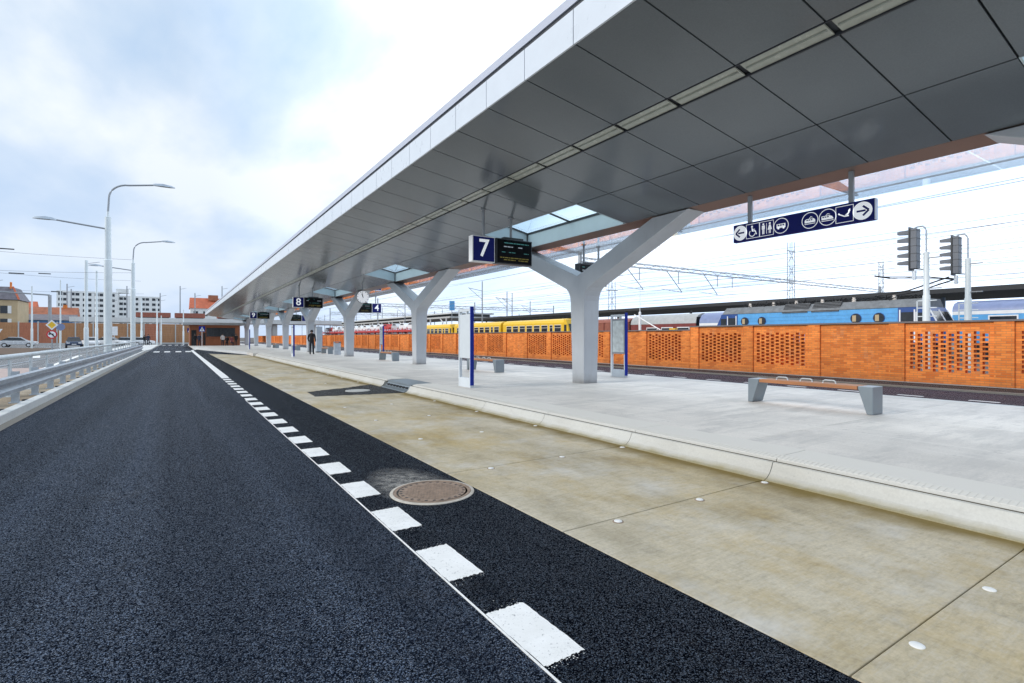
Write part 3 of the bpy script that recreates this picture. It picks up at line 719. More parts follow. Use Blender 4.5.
# litter bins
def bin_(loc, label, h=.95, w=.42):
    g = thing('litter_bin', label, 'litter bin', loc, 0)
    q = MB(); q.box(-w/2,w/2,-w/2,w/2,.03,h-.1); q.build('body', M['galv'], g, bevel=.02)
    q = MB(); q.box(-w/2-.01,w/2+.01,-w/2-.01,w/2+.01,h-.04,h); q.box(-w/2,-w/2+.03,-w/2,w/2,h-.1,h-.04); q.box(w/2-.03,w/2,-w/2,w/2,h-.1,h-.04); q.build('lid', M['bench_steel'], g)
bin_((9.6,37.6,.22), 'grey metal litter bin standing in front of the column under the clock')
g = thing('ticket_cabinet', 'tall narrow grey cabinet just behind the man in black', 'cabinet', (10.0,45.0,.22))
q = MB(); q.box(-.22,.22,-.3,.3,.08,2.15); q.build('body', M['plinth'], g, bevel=.015)
q = MB(); q.box(-.2,.2,-.28,.28,0,.08); q.build('base', M['dark_metal'], g)
q = MB(); q.box(-.225,-.221,-.24,.24,1.1,2.0); q.build('panel', M['panel_grey'], g)

# ------------------------------------------------------------------ brick wall
WX = 20.0; PW = 2.65; PB = 4.85
def wall_run(n0, n1, ztop, name, label):
    g = thing(name, label, 'brick wall', (WX,PB+PW*n0,.05))
    h = ztop-.05; T = .24; pw = .44
    ww, hh = .135, .088; cp, rp = .2, .138; y_s = pw/2; clear = PW-pw
    nc = 10; ns = 9; z_lo = .36 if h > 1.85 else .33
    x0 = (clear-(nc-1)*cp-ww)/2
    def perf():
        q = MB(); q.box(0,T,0,x0,0,h)
        for i in range(nc):
            a = x0+i*cp; z = z_lo+(rp/2 if i%2 else 0); zz = 0
            for j in range(ns): q.box(0,T,a,a+ww,zz,z); zz = z+hh; z += rp
            q.box(0,T,a,a+ww,zz,h)
            if i < nc-1: q.box(0,T,a+ww,a+cp,0,h)
        q.box(0,T,a+ww,clear,0,h); return q
    def pil():
        q = MB(); q.box(-.065,T+.05,-y_s,y_s,0,h); return q
    fp = fs = fl = None
    for n in range(n0, n1):
        y = PW*(n-n0)
        solid = (n-1) % 4 == 0
        if solid:
            if fs is None: q = MB(); q.box(0,T,0,clear,0,h); o = fs = q.build('solid_panel', M['brick'], g)
            else: o = fs.copy(); COL.objects.link(o); o.parent = g
        else:
            if fp is None: o = fp = perf().build('pierced_panel', M['brick'], g)
            else: o = fp.copy(); COL.objects.link(o); o.parent = g
        o.location = (0,y+y_s,0)
    for n in range(n0, n1+1):
        if fl is None: o = fl = pil().build('pilaster', M['brick'], g)
        else: o = fl.copy(); COL.objects.link(o); o.parent = g
        o.location = (0,PW*(n-n0),0)
    q = MB(); q.box(-.085,T+.07,-y_s-.01,PW*(n1-n0)+y_s+.01,h,h+.05); q.build('coping', M['coping'], g)
    q = MB(); q.box(-.14,T+.1,-y_s-.005,PW*(n1-n0)+y_s+.005,-.07,-.005 if n0 < 3 else .0); q.build('footing', M['slab'], g)
    return g
wall_run(-4, 4, 1.955, 'brick_wall', 'taller near stretch of orange pierced brick wall behind the nearest bench')
g = wall_run(4, 60, 1.80, 'brick_wall', 'lower long stretch of orange pierced brick wall running behind the columns')
g.location.y += .46

# ------------------------------------------------------------------ guard rail, hand rail
RY0, RY1 = -6, 63.5
gr = thing('guard_rail', 'galvanised W-beam crash barrier along the road edge', 'guard rail', (-2.78,0,.12))
wprof = [(.05,.24),(.09,.27),(.09,.34),(.01,.39),(.01,.46),(.09,.51),(.09,.58),(.05,.61)]
q = MB(); k = len(wprof)
segs = [RY0+i*(RY1-RY0)/30 for i in range(31)]
pr_ = [(x,z) for x,z in wprof]+[(x-.006,z) for x,z in wprof[::-1]]
for i in range(30): q.prism([(x+(.004 if i%2 else 0),z) for x,z in pr_],'y',segs[i]-.05,segs[i+1])
q.build('w_beam', M['galv'], gr)
ys_ = [14.83-1.83*4+1.83*i-1.83*6 for i in range(0,38)]
po = None
for y in ys_:
    if y < RY0 or y > RY1: continue
    if po is None:
        q = MB(); q.box(-.1,-.09,-.06,.06,.0,.66); q.box(-.09,.0,-.06,-.05,.0,.66); q.box(-.0,.015,-.06,.06,.0,.66); q.box(-.13,.08,-.13,.13,.0,.02); po = q.build('post', M['galv'], gr, loc=(0,y,0))
        q = MB(); q.box(.03,.1,.13,.27,.0,.045); bo = q.build('anchor_block', M['black'], gr, loc=(0,y,0))
    else:
        for s in (po,bo): c = s.copy(); COL.objects.link(c); c.parent = gr; c.location = (0,y,0)
hr = thing('hand_rail', 'pale grey tubular pedestrian railing on flat posts behind the crash barrier', 'railing', (-3.22,0,.12))
q = MB(); q.tube([(0,RY0,.92),(0,RY1,.92)], .06, 12); q.build('top_tube', M['galv_pale'], hr, smooth=True)
q = MB(); q.tube([(0,RY0,.74),(0,RY1,.74)], .014, 6); q.tube([(0,RY0,.14),(0,RY1,.14)], .014, 6); q.build('thin_rail', M['galv'], hr)
po = None; n = 0
y = 16.42-2.08*10
while y < RY1:
    if po is None:
        q = MB(); q.box(-.012,.012,-.12,.12,.0,.88); q.box(.0125,.03,-.15,-.12,.0,.84); q.box(-.08,.08,-.12,.12,.0,.015); po = q.build('post', M['galv_pale'], hr, loc=(0,y,0))
    else: c = po.copy(); COL.objects.link(c); c.parent = hr; c.location = (0,y,0)
    y += 2.08
# ------------------------------------------------------------------ street lamps
def street_lamp(loc, label, h0=8.9, reach=1.):
    g = thing('street_lamp', label, 'street lamp', loc, 0, 'white twin-arm street lamps')
    q = MB(); q.lathe([(.22,0),(.22,.1),(.215,6.4),(.17,6.45),(.165,h0)], n=20); q.lathe([(.07,h0),(.07,h0+.35)], n=12); q.build('mast', M['lamp_white'], g, smooth=True)
    pts = [(0,0,h0+.3)]+[(.05,0,h0+1.2)]
    for i in range(9):
        a = math.pi/2*i/8; pts.append((.05+1.05*(1-math.cos(a)),0,h0+1.25+.95*math.sin(a)*1.))
    pts += [(2.4,0,h0+2.42)]
    q = MB(); q.tube(pts, .055, 8); q.build('upper_arm', M['grey_metal'], g, smooth=True)
    q = MB(); q.tube([(-.1,0,h0-.75),(-2.3,0,h0-.5),(-2.6,0,h0-.46)], .05, 8); q.build('lower_arm', M['grey_metal'], g, smooth=True)
    def head(x0, x1, z, nm):
        s = 1 if x1 > x0 else -1; L_ = abs(x1-x0)
        q = MB(); rows = []
        for t, w, hh in ((0,.06,.08),(.12,.12,.13),(.45,.17,.17),(.85,.13,.11),(1,.05,.04)):
            rows.append([(x0+s*L_*t, -w, z), (x0+s*L_*t, -w*.6, z+hh), (x0+s*L_*t, w*.6, z+hh), (x0+s*L_*t, w, z)])
        vs = [p for r in rows for p in r]; fs = [(i*4+j,i*4+(j+1)%4,(i+1)*4+(j+1)%4,(i+1)*4+j) for i in range(4) for j in range(4)]+[(0,1,2,3),(16,17,18,19)]
        q.add(vs, fs); h = q.build('lamp_head', M['galv'], g, smooth=True)
        q = MB(); q.box(min(x0+s*L_*.3,x0+s*L_*.8),max(x0+s*L_*.3,x0+s*L_*.8),-.08,.08,z-.02,z-.002); q.build('lens', M['diffuser'], h)
    head(2.35, 3.6, h0+2.40, 'r'); head(-2.5, -3.6, h0-.5, 'l')
    return g
street_lamp((-3.62,41.9,0), 'nearer tall white street lamp with curved upper arm and straight lower arm', 9.15)
street_lamp((-3.62,65.2,0), 'farther white street lamp with two arms, beyond the nearer one', 9.0)

# ------------------------------------------------------------------ people
def person(loc, rz, label, coat, pose='stand', h=1.76, group=None):
    me = bpy.data.meshes.new('person')
    k = h/1.76
    if pose == 'sit':
        V = [(0,0,.50),(0,.02,.72),(0,.03,1.0),(0,.03,1.17),(0,.02,1.23),(0,.0,1.34),
             (.09,-.05,.48),(.1,-.42,.48),(.1,-.43,.08),(.1,-.55,.04),(-.09,-.05,.48),(-.1,-.42,.48),(-.1,-.43,.08),(-.1,-.55,.04),
             (.19,.03,1.12),(.24,-.02,.86),(.17,-.25,.74),(-.19,.03,1.12),(-.24,-.02,.86),(-.17,-.25,.74)]
    else:
        w = .12 if pose == 'walk' else 0
        V = [(0,0,.95),(0,.0,1.12),(0,.01,1.32),(0,.01,1.47),(0,.0,1.54),(0,-.02,1.65),
             (.095,0,.90),(.11,-w,.49),(.115,-w*.5,.08),(.13,-.13-w*.5,.04),(-.095,0,.90),(-.11,w,.49),(-.115,w*1.6,.09),(-.13,-.12+w*1.5,.04),
             (.20,.01,1.42),(.26,.03,1.14),(.22,-.10,.92),(-.20,.01,1.42),(-.26,.03,1.14),(-.22,-.10,.92)]
    E_ = [(0,1),(1,2),(2,3),(3,4),(4,5),(0,6),(6,7),(7,8),(8,9),(0,10),(10,11),(11,12),(12,13),(3,14),(14,15),(15,16),(3,17),(17,18),(18,19)]
    Rr = [(.16,.12),(.165,.12),(.18,.13),(.13,.10),(.06,.06),(.085,.10),(.1,.1),(.075,.075),(.055,.06),(.05,.04),(.1,.1),(.075,.075),(.055,.06),(.05,.04),(.08,.08),(.06,.06),(.04,.04),(.08,.08),(.06,.06),(.04,.04)]
    me.from_pydata([(x*k,y*k,z*k) for x,y,z in V], E_, [])
    o = bpy.data.objects.new('person', me); COL.objects.link(o)
    sk = o.modifiers.new('skin','SKIN')
    if not me.skin_vertices: 
        bm = bmesh.new(); bm.from_mesh(me); bm.verts.layers.skin.verify(); bm.to_mesh(me); bm.free()
    for i, s in enumerate(me.skin_vertices[0].data): s.radius = (Rr[i][0]*k, Rr[i][1]*k); s.use_root = (i == 0)
    su = o.modifiers.new('sub','SUBSURF'); su.levels = 1; su.render_levels = 1
    bpy.context.view_layer.update()
    em = bpy.data.meshes.new_from_object(o.evaluated_get(bpy.context.evaluated_depsgraph_get()))
    o.modifiers.clear(); o.data = em; em.name = 'person'
    for m in (M[coat], M['jeans'], M['skin'], M['black']): em.materials.append(m)
    hip = .56*k if pose == 'sit' else .93*k; neck = (1.25 if pose == 'sit' else 1.55)*k
    for p in em.polygons:
        c = p.center; p.use_smooth = True
        if c.z > neck: p.material_index = 2
        elif c.z < .09*k: p.material_index = 3
        elif c.z < hip and not (abs(c.x) > .19*k and pose != 'sit'): p.material_index = 1
        elif abs(c.x) > .15*k and c.z < (.78 if pose == 'sit' else .93)*k: p.material_index = 2
        else: p.material_index = 0
    o.location = loc; o.rotation_euler = (0,0,rz); tag(o, label, 'person', group)
    hz = (1.36 if pose == 'sit' else 1.68)*k
    q = MB(); q.lathe([(.03,-.05),(.098,-.06),(.112,.0),(.10,.06),(.06,.095),(.001,.105)], (0,.015 if pose!='sit' else .02,hz), 14); q.build('hair', M['hair'], o, smooth=True)
    return o
person((8.35,39.8,.22), R(150), 'man in black jacket and trousers standing with his back turned on the platform', 'jacket', h=1.78)
person((-3.75,104,.13), R(20), 'person in dark clothes walking at the end of the railing, taller of the two', 'jacket_blue', 'walk', 1.8)
person((-4.25,104.6,.13), R(200), 'person in black coat at the end of the railing beside the taller walker', 'jacket', 'stand', 1.7)

# ------------------------------------------------------------------ kiosk
KY = 89.6
ki = thing('kiosk', 'low brown timber kiosk with dark window band at the far end of the canopy', 'kiosk', (0,KY,.22))
q = MB(); q.box(1.75,8.3,0,6,0,3.05); q.build('wall', M['kiosk'], ki)
q = MB(); q.box(3.9,7.6,-.03,-.002,1.35,2.65); w_ = q.build('window', M['glass_dark'], ki)
q = MB()
for i in range(5): q.box(3.86+i*.925,3.93+i*.925,-.05,-.031,1.3,2.7)
q.build('frame', M['dark_metal'], w_)
q = MB(); q.box(1.95,2.6,-.03,-.002,0,2.3); q.build('door', M['black'], ki)
q = MB(); q.box(3.45,3.75,-.03,-.002,.1,1.9); q.build('door', M['black'], ki)
q = MB(); q.box(.9,8.9,-1.4,6.6,3.06,3.4); q.build('roof', M['train_grey'], ki)
q = MB(); q.box(3.9,7.6,-.35,-.035,1.22,1.30); q.build('counter', M['kiosk'], ki)
ppl = [(2.35,86.6,'jacket','stand','person in dark jacket standing by the kiosk door, nearer of two'),(2.85,86.2,'jacket_blue','stand','person in navy jacket standing beside the kiosk door, beside the other'),
       (5.75,86.2,'jacket_white','stand','person in pale jacket standing before the kiosk counter'),(6.35,86.8,'jacket','sit','person in black sitting at the kiosk table'),(6.9,86.4,'jacket_red','sit','person in dark red jacket sitting by the kiosk'),(7.5,86.7,'jacket','stand','person in black standing at the end of the kiosk counter')]
for i, (x,y,c,po_,lb) in enumerate(ppl): person((x,y,.22), R(180 if i%2 else 20), lb, c, po_, 1.72, 'people gathered at the kiosk')
for i, (x,y) in enumerate(((6.35,86.85),(6.9,86.45))):
    g = thing('chair', 'dark chair under the person in %s at the kiosk' % ('black' if i == 0 else 'dark red'), 'chair', (x,y,.22), R(180 if (i+3)%2 else 20), 'chairs at the kiosk')
    q = MB(); q.box(-.2,.2,-.2,.2,.36,.40); q.build('seat', M['black'], g)
    for a in (-.18,.18):
        for c in (-.18,.18): q = MB(); q.tube([(a,c,0),(a,c,.36)], .014, 5); q.build('leg', M['dark_metal'], g)
# blue crossing signs
def blue_sign(loc, label, tri=True):
    g = thing('crossing_sign', label, 'road sign', loc, 0)
    q = MB(); q.tube([(0,0,0),(0,0,2.75)], .035, 8); q.build('post', M['galv_pale'], g)
    q = MB(); q.box(-.36,.36,-.06,-.037,2.0,2.72); f = q.build('plate', M['post_blue'], g)
    q = MB(); q.poly([(-.3,-.063,2.06),(.3,-.063,2.06),(0,-.063,2.64)]); q.build('triangle', M['sign_white'], f, fix=False)
    q = MB(); q.poly([(-.03,-.066,2.46),(.03,-.066,2.46),(.06,-.066,2.3),(-.06,-.066,2.3)]); q.poly([(-.05,-.066,2.3),(.0,-.066,2.3),(-.09,-.066,2.09),(-.14,-.066,2.09)]); q.poly([(0,-.066,2.3),(.05,-.066,2.3),(.14,-.066,2.09),(.09,-.066,2.09)]); q.build('walker', M['black'], f, fix=False)
blue_sign((3.0,81.5,.22), 'blue square crossing sign on a pole before the kiosk')
blue_sign((1.95,99.,.22), 'blue square crossing sign farther away, beside the kiosk roof edge')

# ------------------------------------------------------------------ far end: noise barrier, viaduct, buildings, poles
nb = thing('noise_barrier', 'long brown panelled noise barrier with pale posts closing the far end', 'barrier wall', (0,130,0))
panel = [None,None]; pst = None; rnd = random.Random(3)
for i in range(-17, 3):
    x = i*2.7
    j = 1 if rnd.random() < .35 else 0
    if panel[j] is None:
        q = MB()
        for s in range(8): q.box(.0,2.5,-.05+(s%2)*.012,.06,.35+s*.48,.35+s*.48+.475)
        o = panel[j] = q.build('wood_panel', M['barrier_red' if j else 'barrier'], nb)
    else: o = panel[j].copy(); COL.objects.link(o); o.parent = nb
    o.location = (x+.1,0,0)
    if pst is None: q = MB(); q.box(-.1,.1,-.14,.12,0,4.4); o = pst = q.build('post', M['slab'], nb)
    else: o = pst.copy(); COL.objects.link(o); o.parent = nb
    o.location = (x,0,0)
q = MB(); q.box(-45.9,8,-.1,.1,0,.34); q.build('footing', M['slab'], nb)

vd = thing('railway_viaduct', 'pale concrete railway viaduct passing behind the noise barrier', 'viaduct', (0,152,0))
q = MB(); q.box(-20,40,0,6,4.9,5.7); q.build('deck', M['slab'], vd)
q = MB(); q.box(-20,40,-.3,-.02,5.0,6.1); q.build('parapet', M['kerb_white'], vd)
for i in range(6):
    q = MB(); q.box(-18+i*10,-16.8+i*10,1,5,0,4.9); q.build('pier', M['slab'], vd)
for i, (x, L_) in enumerate(((-8,7),(-.2,6.5),(9,7))):
    g = thing('freight_wagon', 'dark brown freight wagon standing on the viaduct, %s along it' % ORD[i], 'wagon', (x,154.5,5.7), 0, 'dark wagons on the viaduct')
    q = MB(); q.box(0,L_,-1.2,1.2,.6,1.75); q.build('body', M['rust'], g); q = MB(); q.box(.3,L_-.3,-.9,.9,.15,.6); q.build('underframe', M['black'], g)

ob = thing('office_block', 'wide white office block with rows of dark windows far behind the lamps', 'office building', (0,390,0))
q = MB(); q.box(-57,-29,0,14,0,28.2); q.box(-29,-8,4,18,0,26.6); q.build('wall', M['render_white'], ob)
q = MB(); q.box(-30,-24,2,10,28.2,30.5); q.build('penthouse', M['render_white'], ob)
for r in range(6):
    z = 9.2+r*3.15
    for (xa, xb, y, dz) in ((-56.2,-29.4,0,.6),(-28.6,-8.6,4,-.9)):
        q = MB(); x = xa; k = 0
        while x < xb-1.2:
            q.box(x,x+1.75,y-.06,y-.01,z+dz,z+dz+1.55); k += 1
            x += 2.15 if k % 2 else 3.3
        q.build('window_row', M['glass_dark'], ob)
yb = thing('ochre_house', 'ochre two storey house with dark mansard roof at the edge of the view', 'house', (-33.5,150,0))
q = MB(); q.box(-5,5.3,0,10,0,9.3); q.build('wall', M['stucco'], yb)
q = MB(); q.add([(-5.3,-.3,9.4),(5.6,-.3,9.4),(5.6,10.3,9.4),(-5.3,10.3,9.4),(-4,1.2,12.2),(4.2,1.2,12.2),(4.2,9,12.2),(-4,9,12.2)], [(0,1,5,4),(1,2,6,5),(2,3,7,6),(3,0,4,7),(4,5,6,7),(0,3,2,1)]); rf = q.build('roof', M['tile_dark'], yb)
q = MB(); q.box(3.9,4.2,.9,1.3,11.8,13.2); q.build('chimney', M['brick'], rf)
q = MB(); q.hexa([(4.25,1.15,12.16),(4.5,1.15,12.16),(5.72,-.36,9.45),(5.4,-.36,9.45),(4.25,1.2,12.3),(4.5,1.2,12.3),(5.72,-.3,9.6),(5.4,-.3,9.6)]); q.build('hip_tiles', M['tile_red'], rf)
for r in range(3):
    for c in range(3):
        x = -3.6+c*3.1; z = 1.0+r*2.75
        q = MB(); q.box(x,x+1.15,-.08,-.01,z,z+1.6); w_ = q.build('window', M['glass_dark'], yb); q = MB(); q.box(x+1.17,x+1.75,-.1,-.02,z,z+1.6); q.build('shutter', M['render_white'], w_)
def house(loc, w, d, hw, hr, wall, roof, label, axis='x'):
    g = thing('house', label, 'house', loc, 0)
    q = MB(); q.box(-w/2,w/2,0,d,0,hw); q.build('wall', wall, g)
    q = MB(); q.prism([(-.5,hw-.1),(d+.5,hw-.1),(d/2,hw+hr)],'x',-w/2-.5,w/2+.5); r = q.build('roof', roof, g)
    q = MB(); q.box(w*.2,w*.2+.8,d/2-.4,d/2+.4,hw+hr-.8,hw+hr+.7); q.build('chimney', M['brick'], r)
    for i in range(int(w//3)):
        q = MB(); q.box(-w/2+.8+i*3,-w/2+2+i*3,-.06,-.01,hw-2.4,hw-.9); q.build('window', M['glass_dark'], g)
house((-38,182,0), 13, 8, 7.0, 4.0, M['stucco'], M['tile_red'], 'house with bright red tiled roof behind the brown barrier, left of the white office block')
house((-27,178,0), 9, 8, 5.8, 3.6, M['render_white'], M['tile_red_dark'], 'house with dull red roof behind the brown barrier, next to the blue shed')
g = thing('blue_shed', 'long low blue shed with dark roof behind the noise barrier', 'shed', (-30,160,0))
q = MB(); q.box(-8,9.5,0,8,0,5.4); q.build('wall', M['blue_cladding'], g); q = MB(); q.prism([(-.4,5.41),(8.4,5.41),(4,6.9)],'x',-8.4,9.9); q.build('roof', M['tile_dark'], g)
g = thing('red_roof_house', 'pale house with large orange red roof beyond the kiosk', 'house', (8.5,205,0))
q = MB(); q.box(-4.3,5,0,10,0,11.2); q.build('wall', M['render_white'], g)
q = MB(); q.add([(-4.6,-.4,11.2),(5.3,-.4,11.2),(5.3,10,11.2),(-4.6,10,11.2),(-4.4,3,14.9),(5.1,3,14.9),(5.1,7,14.9),(-4.4,7,14.9)], [(0,1,5,4),(1,2,6,5),(2,3,7,6),(3,0,4,7),(4,5,6,7),(0,3,2,1)]); rf = q.build('roof', M['tile_red'], g)
q = MB(); q.box(1.,3.9,1.6,4,14.0,15.9); q.build('dormer', M['tile_red_dark'], rf)
for i in range(3): q = MB(); q.box(-3.4+i*2.8,-2.1+i*2.8,-.06,-.01,8.6,10.2); q.build('window', M['glass_dark'], g)

# white overhead-line poles along the cross street
poles = [(-21.6,100,9.6,.10,'white pole at the edge of the view before the ochre house'),(-15.9,92,8.2,.10,'white pole before the blue shed'),(-13.6,96,9.5,.09,'white pole just beyond the yellow diamond sign'),
         (-9.2,82,10.9,.20,'thick white pole, tallest left of the near street lamp'),(-8.4,84,9.9,.13,'white pole right beside the thick pole'),(-7.9,92,8.,.10,'slim white pole between the thick pole and the near street lamp'),
         (-9.2,106,7.6,.11,'slim white pole in front of the office block and the parked cars'),(-6.0,110,8.6,.10,'slim white pole just right of the farther street lamp'),(-5.0,112,8.4,.13,'white pole by the two dark walkers'),(-2.9,118,8.6,.12,'white pole at the kerb where the road narrows'),(1.3,120,6.8,.11,'white pole left of the kiosk'),(-2.4,126,5.8,.1,'short white pole in front of the barrier, middle of the road end')]
for i, (x,y,h,r,lb) in enumerate(poles):
    g = thing('pole', lb, 'pole', (x,y,0), 0, 'white poles along the cross street')
    q = MB(); q.lathe([(r*1.25,0),(r*1.25,2.6),(r,2.65),(r*.8,h)], n=12); q.build('shaft', M['lamp_white'], g, smooth=True)
    if i % 3 == 0: q = MB(); q.tube([(0,0,h-.4),(1.3,0,h-.1)], .03, 6); q.build('bracket', M['grey_metal'], g)
# dark line masts standing up behind
dm = [(-25.5,190,16.4),(-24.6,190,15.0),(-12.,190,16.5),(-3.9,190,14.8),(1.2,190,17.2),(5.1,190,15.2),(12.5,190,17.8)]
for i, (x,y,h) in enumerate(dm):
    g = thing('line_mast', 'dark slim railway mast rising behind the barrier, %s one along' % ORD[i], 'mast', (x,y,0), 0, 'dark masts behind the barrier')
    q = MB(); q.tube([(0,0,0),(0,0,h)], .2, 8, .14); q.build('shaft', M['grey_metal'], g)
    q = MB(); q.tube([(0,0,h-1),(1.6,0,h-.6)], .05, 5); q.build('arm', M['grey_metal'], g)
g = thing('portal_frame', 'dark steel portal frame spanning above the blue shed', 'gantry', (0,146,0))
q = MB(); q.tube([(-22.4,0,0),(-22.4,0,10.4)], .3, 8); q.build('leg', M['grey_metal'], g); q = MB(); q.tube([(-33,0,0),(-33,0,10.9)], .25, 8); q.build('leg', M['grey_metal'], g)
q = MB(); q.tube([(-33,0,10.9),(-22.4,0,10.4)], .17, 6); q.build('beam', M['grey_metal'], g)
# span wires over the cross street
for i, (y, z0, z1) in enumerate(((70,10.6,9.9),(74,8.6,8.9),(88,10.0,9.2),(96,8.3,8.0))):
    g = thing('span_wire', '%s thin wire with a dark insulator crossing the sky left of the lamps' % ('highest','second lowest','second highest','lowest')[i], 'wire', (0,y,0), 0)
    pts = [(-26+t*22/8, 0, z0+(z1-z0)*t/8-.35*math.sin(math.pi*t/8)) for t in range(9)]
    q = MB(); q.tube(pts, .012, 4); q.build('strand', M['dark_metal'], g)
    q = MB(); q.tube([(-14.6,0,z0-.42),(-13.4,0,z0-.42)], .06, 8); q.build('insulator', M['dark_metal'], g)

# road signs on the cross street
g = thing('priority_sign_post', 'post with yellow diamond priority sign above a red-ringed no turn sign', 'road sign', (-9.06,60,0))
q = MB(); q.tube([(0,0,0),(0,0,2.9)], .05, 8); q.build('post', M['grey_metal'], g)
q = MB(); q.prism([(0,2.1),(.42,2.55),(0,3.0),(-.42,2.55)],'y',-.09,-.06); d_ = q.build('diamond', M['white'], g)
q = MB(); q.poly([(0,-.094,2.24),(.29,-.094,2.55),(0,-.094,2.86),(-.29,-.094,2.55)]); q.build('diamond_face', M['yellow'], d_, fix=False)
q = MB(); q.lathe([(.001,-.09),(.37,-.09),(.37,-.06),(.001,-.06)], (0,0,1.72), 28, 'y'); r_ = q.build('ring_sign', M['red'], g)
q = MB(); q.lathe([(.001,-.096),(.27,-.096),(.27,-.091),(.001,-.091)], (0,0,1.72), 28, 'y'); r2 = q.build('ring_face', M['white'], r_)
q = MB(); q.box(-.18,.12,-.102,-.098,1.72,1.80); q.box(.05,.12,-.102,-.098,1.55,1.72); q.poly([(-.27,-.1,1.76),(-.14,-.1,1.66),(-.14,-.1,1.86)]); q.poly([(-.2,-.105,1.9),(-.14,-.105,1.95),(.22,-.105,1.55),(.16,-.105,1.5)]); q.build('turn_arrow', M['black'], r_, fix=False)
g = thing('round_sign', 'pale blue round sign on a post near the yellow diamond sign', 'road sign', (-11.6,82,0))
q = MB(); q.tube([(0,0,0),(0,0,2.9)], .04, 8); q.build('post', M['lamp_white'], g)
q = MB(); q.lathe([(.001,-.07),(.42,-.07),(.42,-.045),(.001,-.045)], (0,0,2.7), 24, 'y'); q.build('disc', M['pale_blue'], g)
g = thing('give_way_sign', 'small pale triangular sign seen from behind beside the white car', 'road sign', (-13.,62,0))
q = MB(); q.tube([(0,0,0),(0,0,2.2)], .035, 8); q.build('post', M['galv_pale'], g)
q = MB(); q.prism([(-.4,2.2),(.4,2.2),(0,1.5)],'y',-.06,-.04); q.build('plate', M['white'], g)
g = thing('street_cabinet', 'white notice panel standing against the barrier', 'panel', (-9.3,118,0))
q = MB(); q.box(-.5,.5,-.05,.05,1.8,3.4); q.build('panel', M['white'], g); q = MB(); q.tube([(0,.08,0),(0,.08,3.0)], .05, 6); q.build('post', M['galv_pale'], g)

# ------------------------------------------------------------------ cars
def car(loc, rz, m, label, group='parked cars by the barrier'):
    g = thing('parked_car', label, 'car', loc, rz, group)
    sec = [(-2.1,.35),(-2.15,.62),(-2.05,.82),(-1.1,.95),(1.45,.98),(2.1,.92),(2.15,.6),(2.1,.35)]
    q = MB(); q.prism(sec,'x',-.86,.86); q.build('body', m, g, bevel=.08)
    q = MB(); roof = [(-1.05,.94),(-.35,1.42),(.95,1.45),(1.75,.97)]
    q.add([(-.8,y,z) for y,z in (roof[0],roof[3])]+[(.8,y,z) for y,z in (roof[0],roof[3])]+[(-.62,y,z) for y,z in (roof[1],roof[2])]+[(.62,y,z) for y,z in (roof[1],roof[2])],
          [(0,2,6,4),(1,5,7,3),(0,4,5,1),(2,3,7,6),(4,6,7,5)]); q.build('cabin_glass', M['glass_dark'], g)
    q = MB(); q.add([(-.63,-.4,1.42),(.63,-.4,1.42),(.63,1.0,1.45),(-.63,1.0,1.45),(-.58,-.3,1.48),(.58,-.3,1.48),(.58,.9,1.5),(-.58,.9,1.5)], [(0,3,2,1),(4,5,6,7),(0,1,5,4),(1,2,6,5),(2,3,7,6),(3,0,4,7)]); q.build('roof', m, g)
    for y in (-1.35,1.3):
        for x in (-.8,.8):
            q = MB(); q.lathe([(.001,-.11),(.31,-.11),(.31,.11),(.001,.11)], (x,y,.31), 18, 'x'); w = q.build('wheel', M['tyre'], g)
            q = MB(); q.lathe([(.001,-.115),(.19,-.115),(.19,.115),(.001,.115)], (x,y,.31), 14, 'x'); q.build('rim', M['car_silver'], w)
    for x in (-.62,.62): q = MB(); q.box(x-.17,x+.17,-2.16,-2.1,.62,.76); q.build('headlight', M['white'], g)
    q = MB(); q.box(-.24,.24,-2.165,-2.14,.45,.56); q.build('number_plate', M['white'], g)
    return g
c0 = car((-19.6,104.5,0), R(88), M['car_silver'], 'white estate car parked sideways at the edge of the view before the barrier')
car((-11.9,94,0), R(8), M['car_navy'], 'dark navy car facing the road next to the thick white pole')
c1 = car((-11.2,104.5,0), R(15), M['white'], 'white car right behind the dark navy car')
car((-9.0,108.,0), R(70), M['white'], 'white car between the slim pole and the near street lamp')
car((-6.9,110.,0), R(96), M['car_silver'], 'silver white car between the two street lamps')
car((-5.2,112.,0), R(94), M['white'], 'white car just right of the farther street lamp')

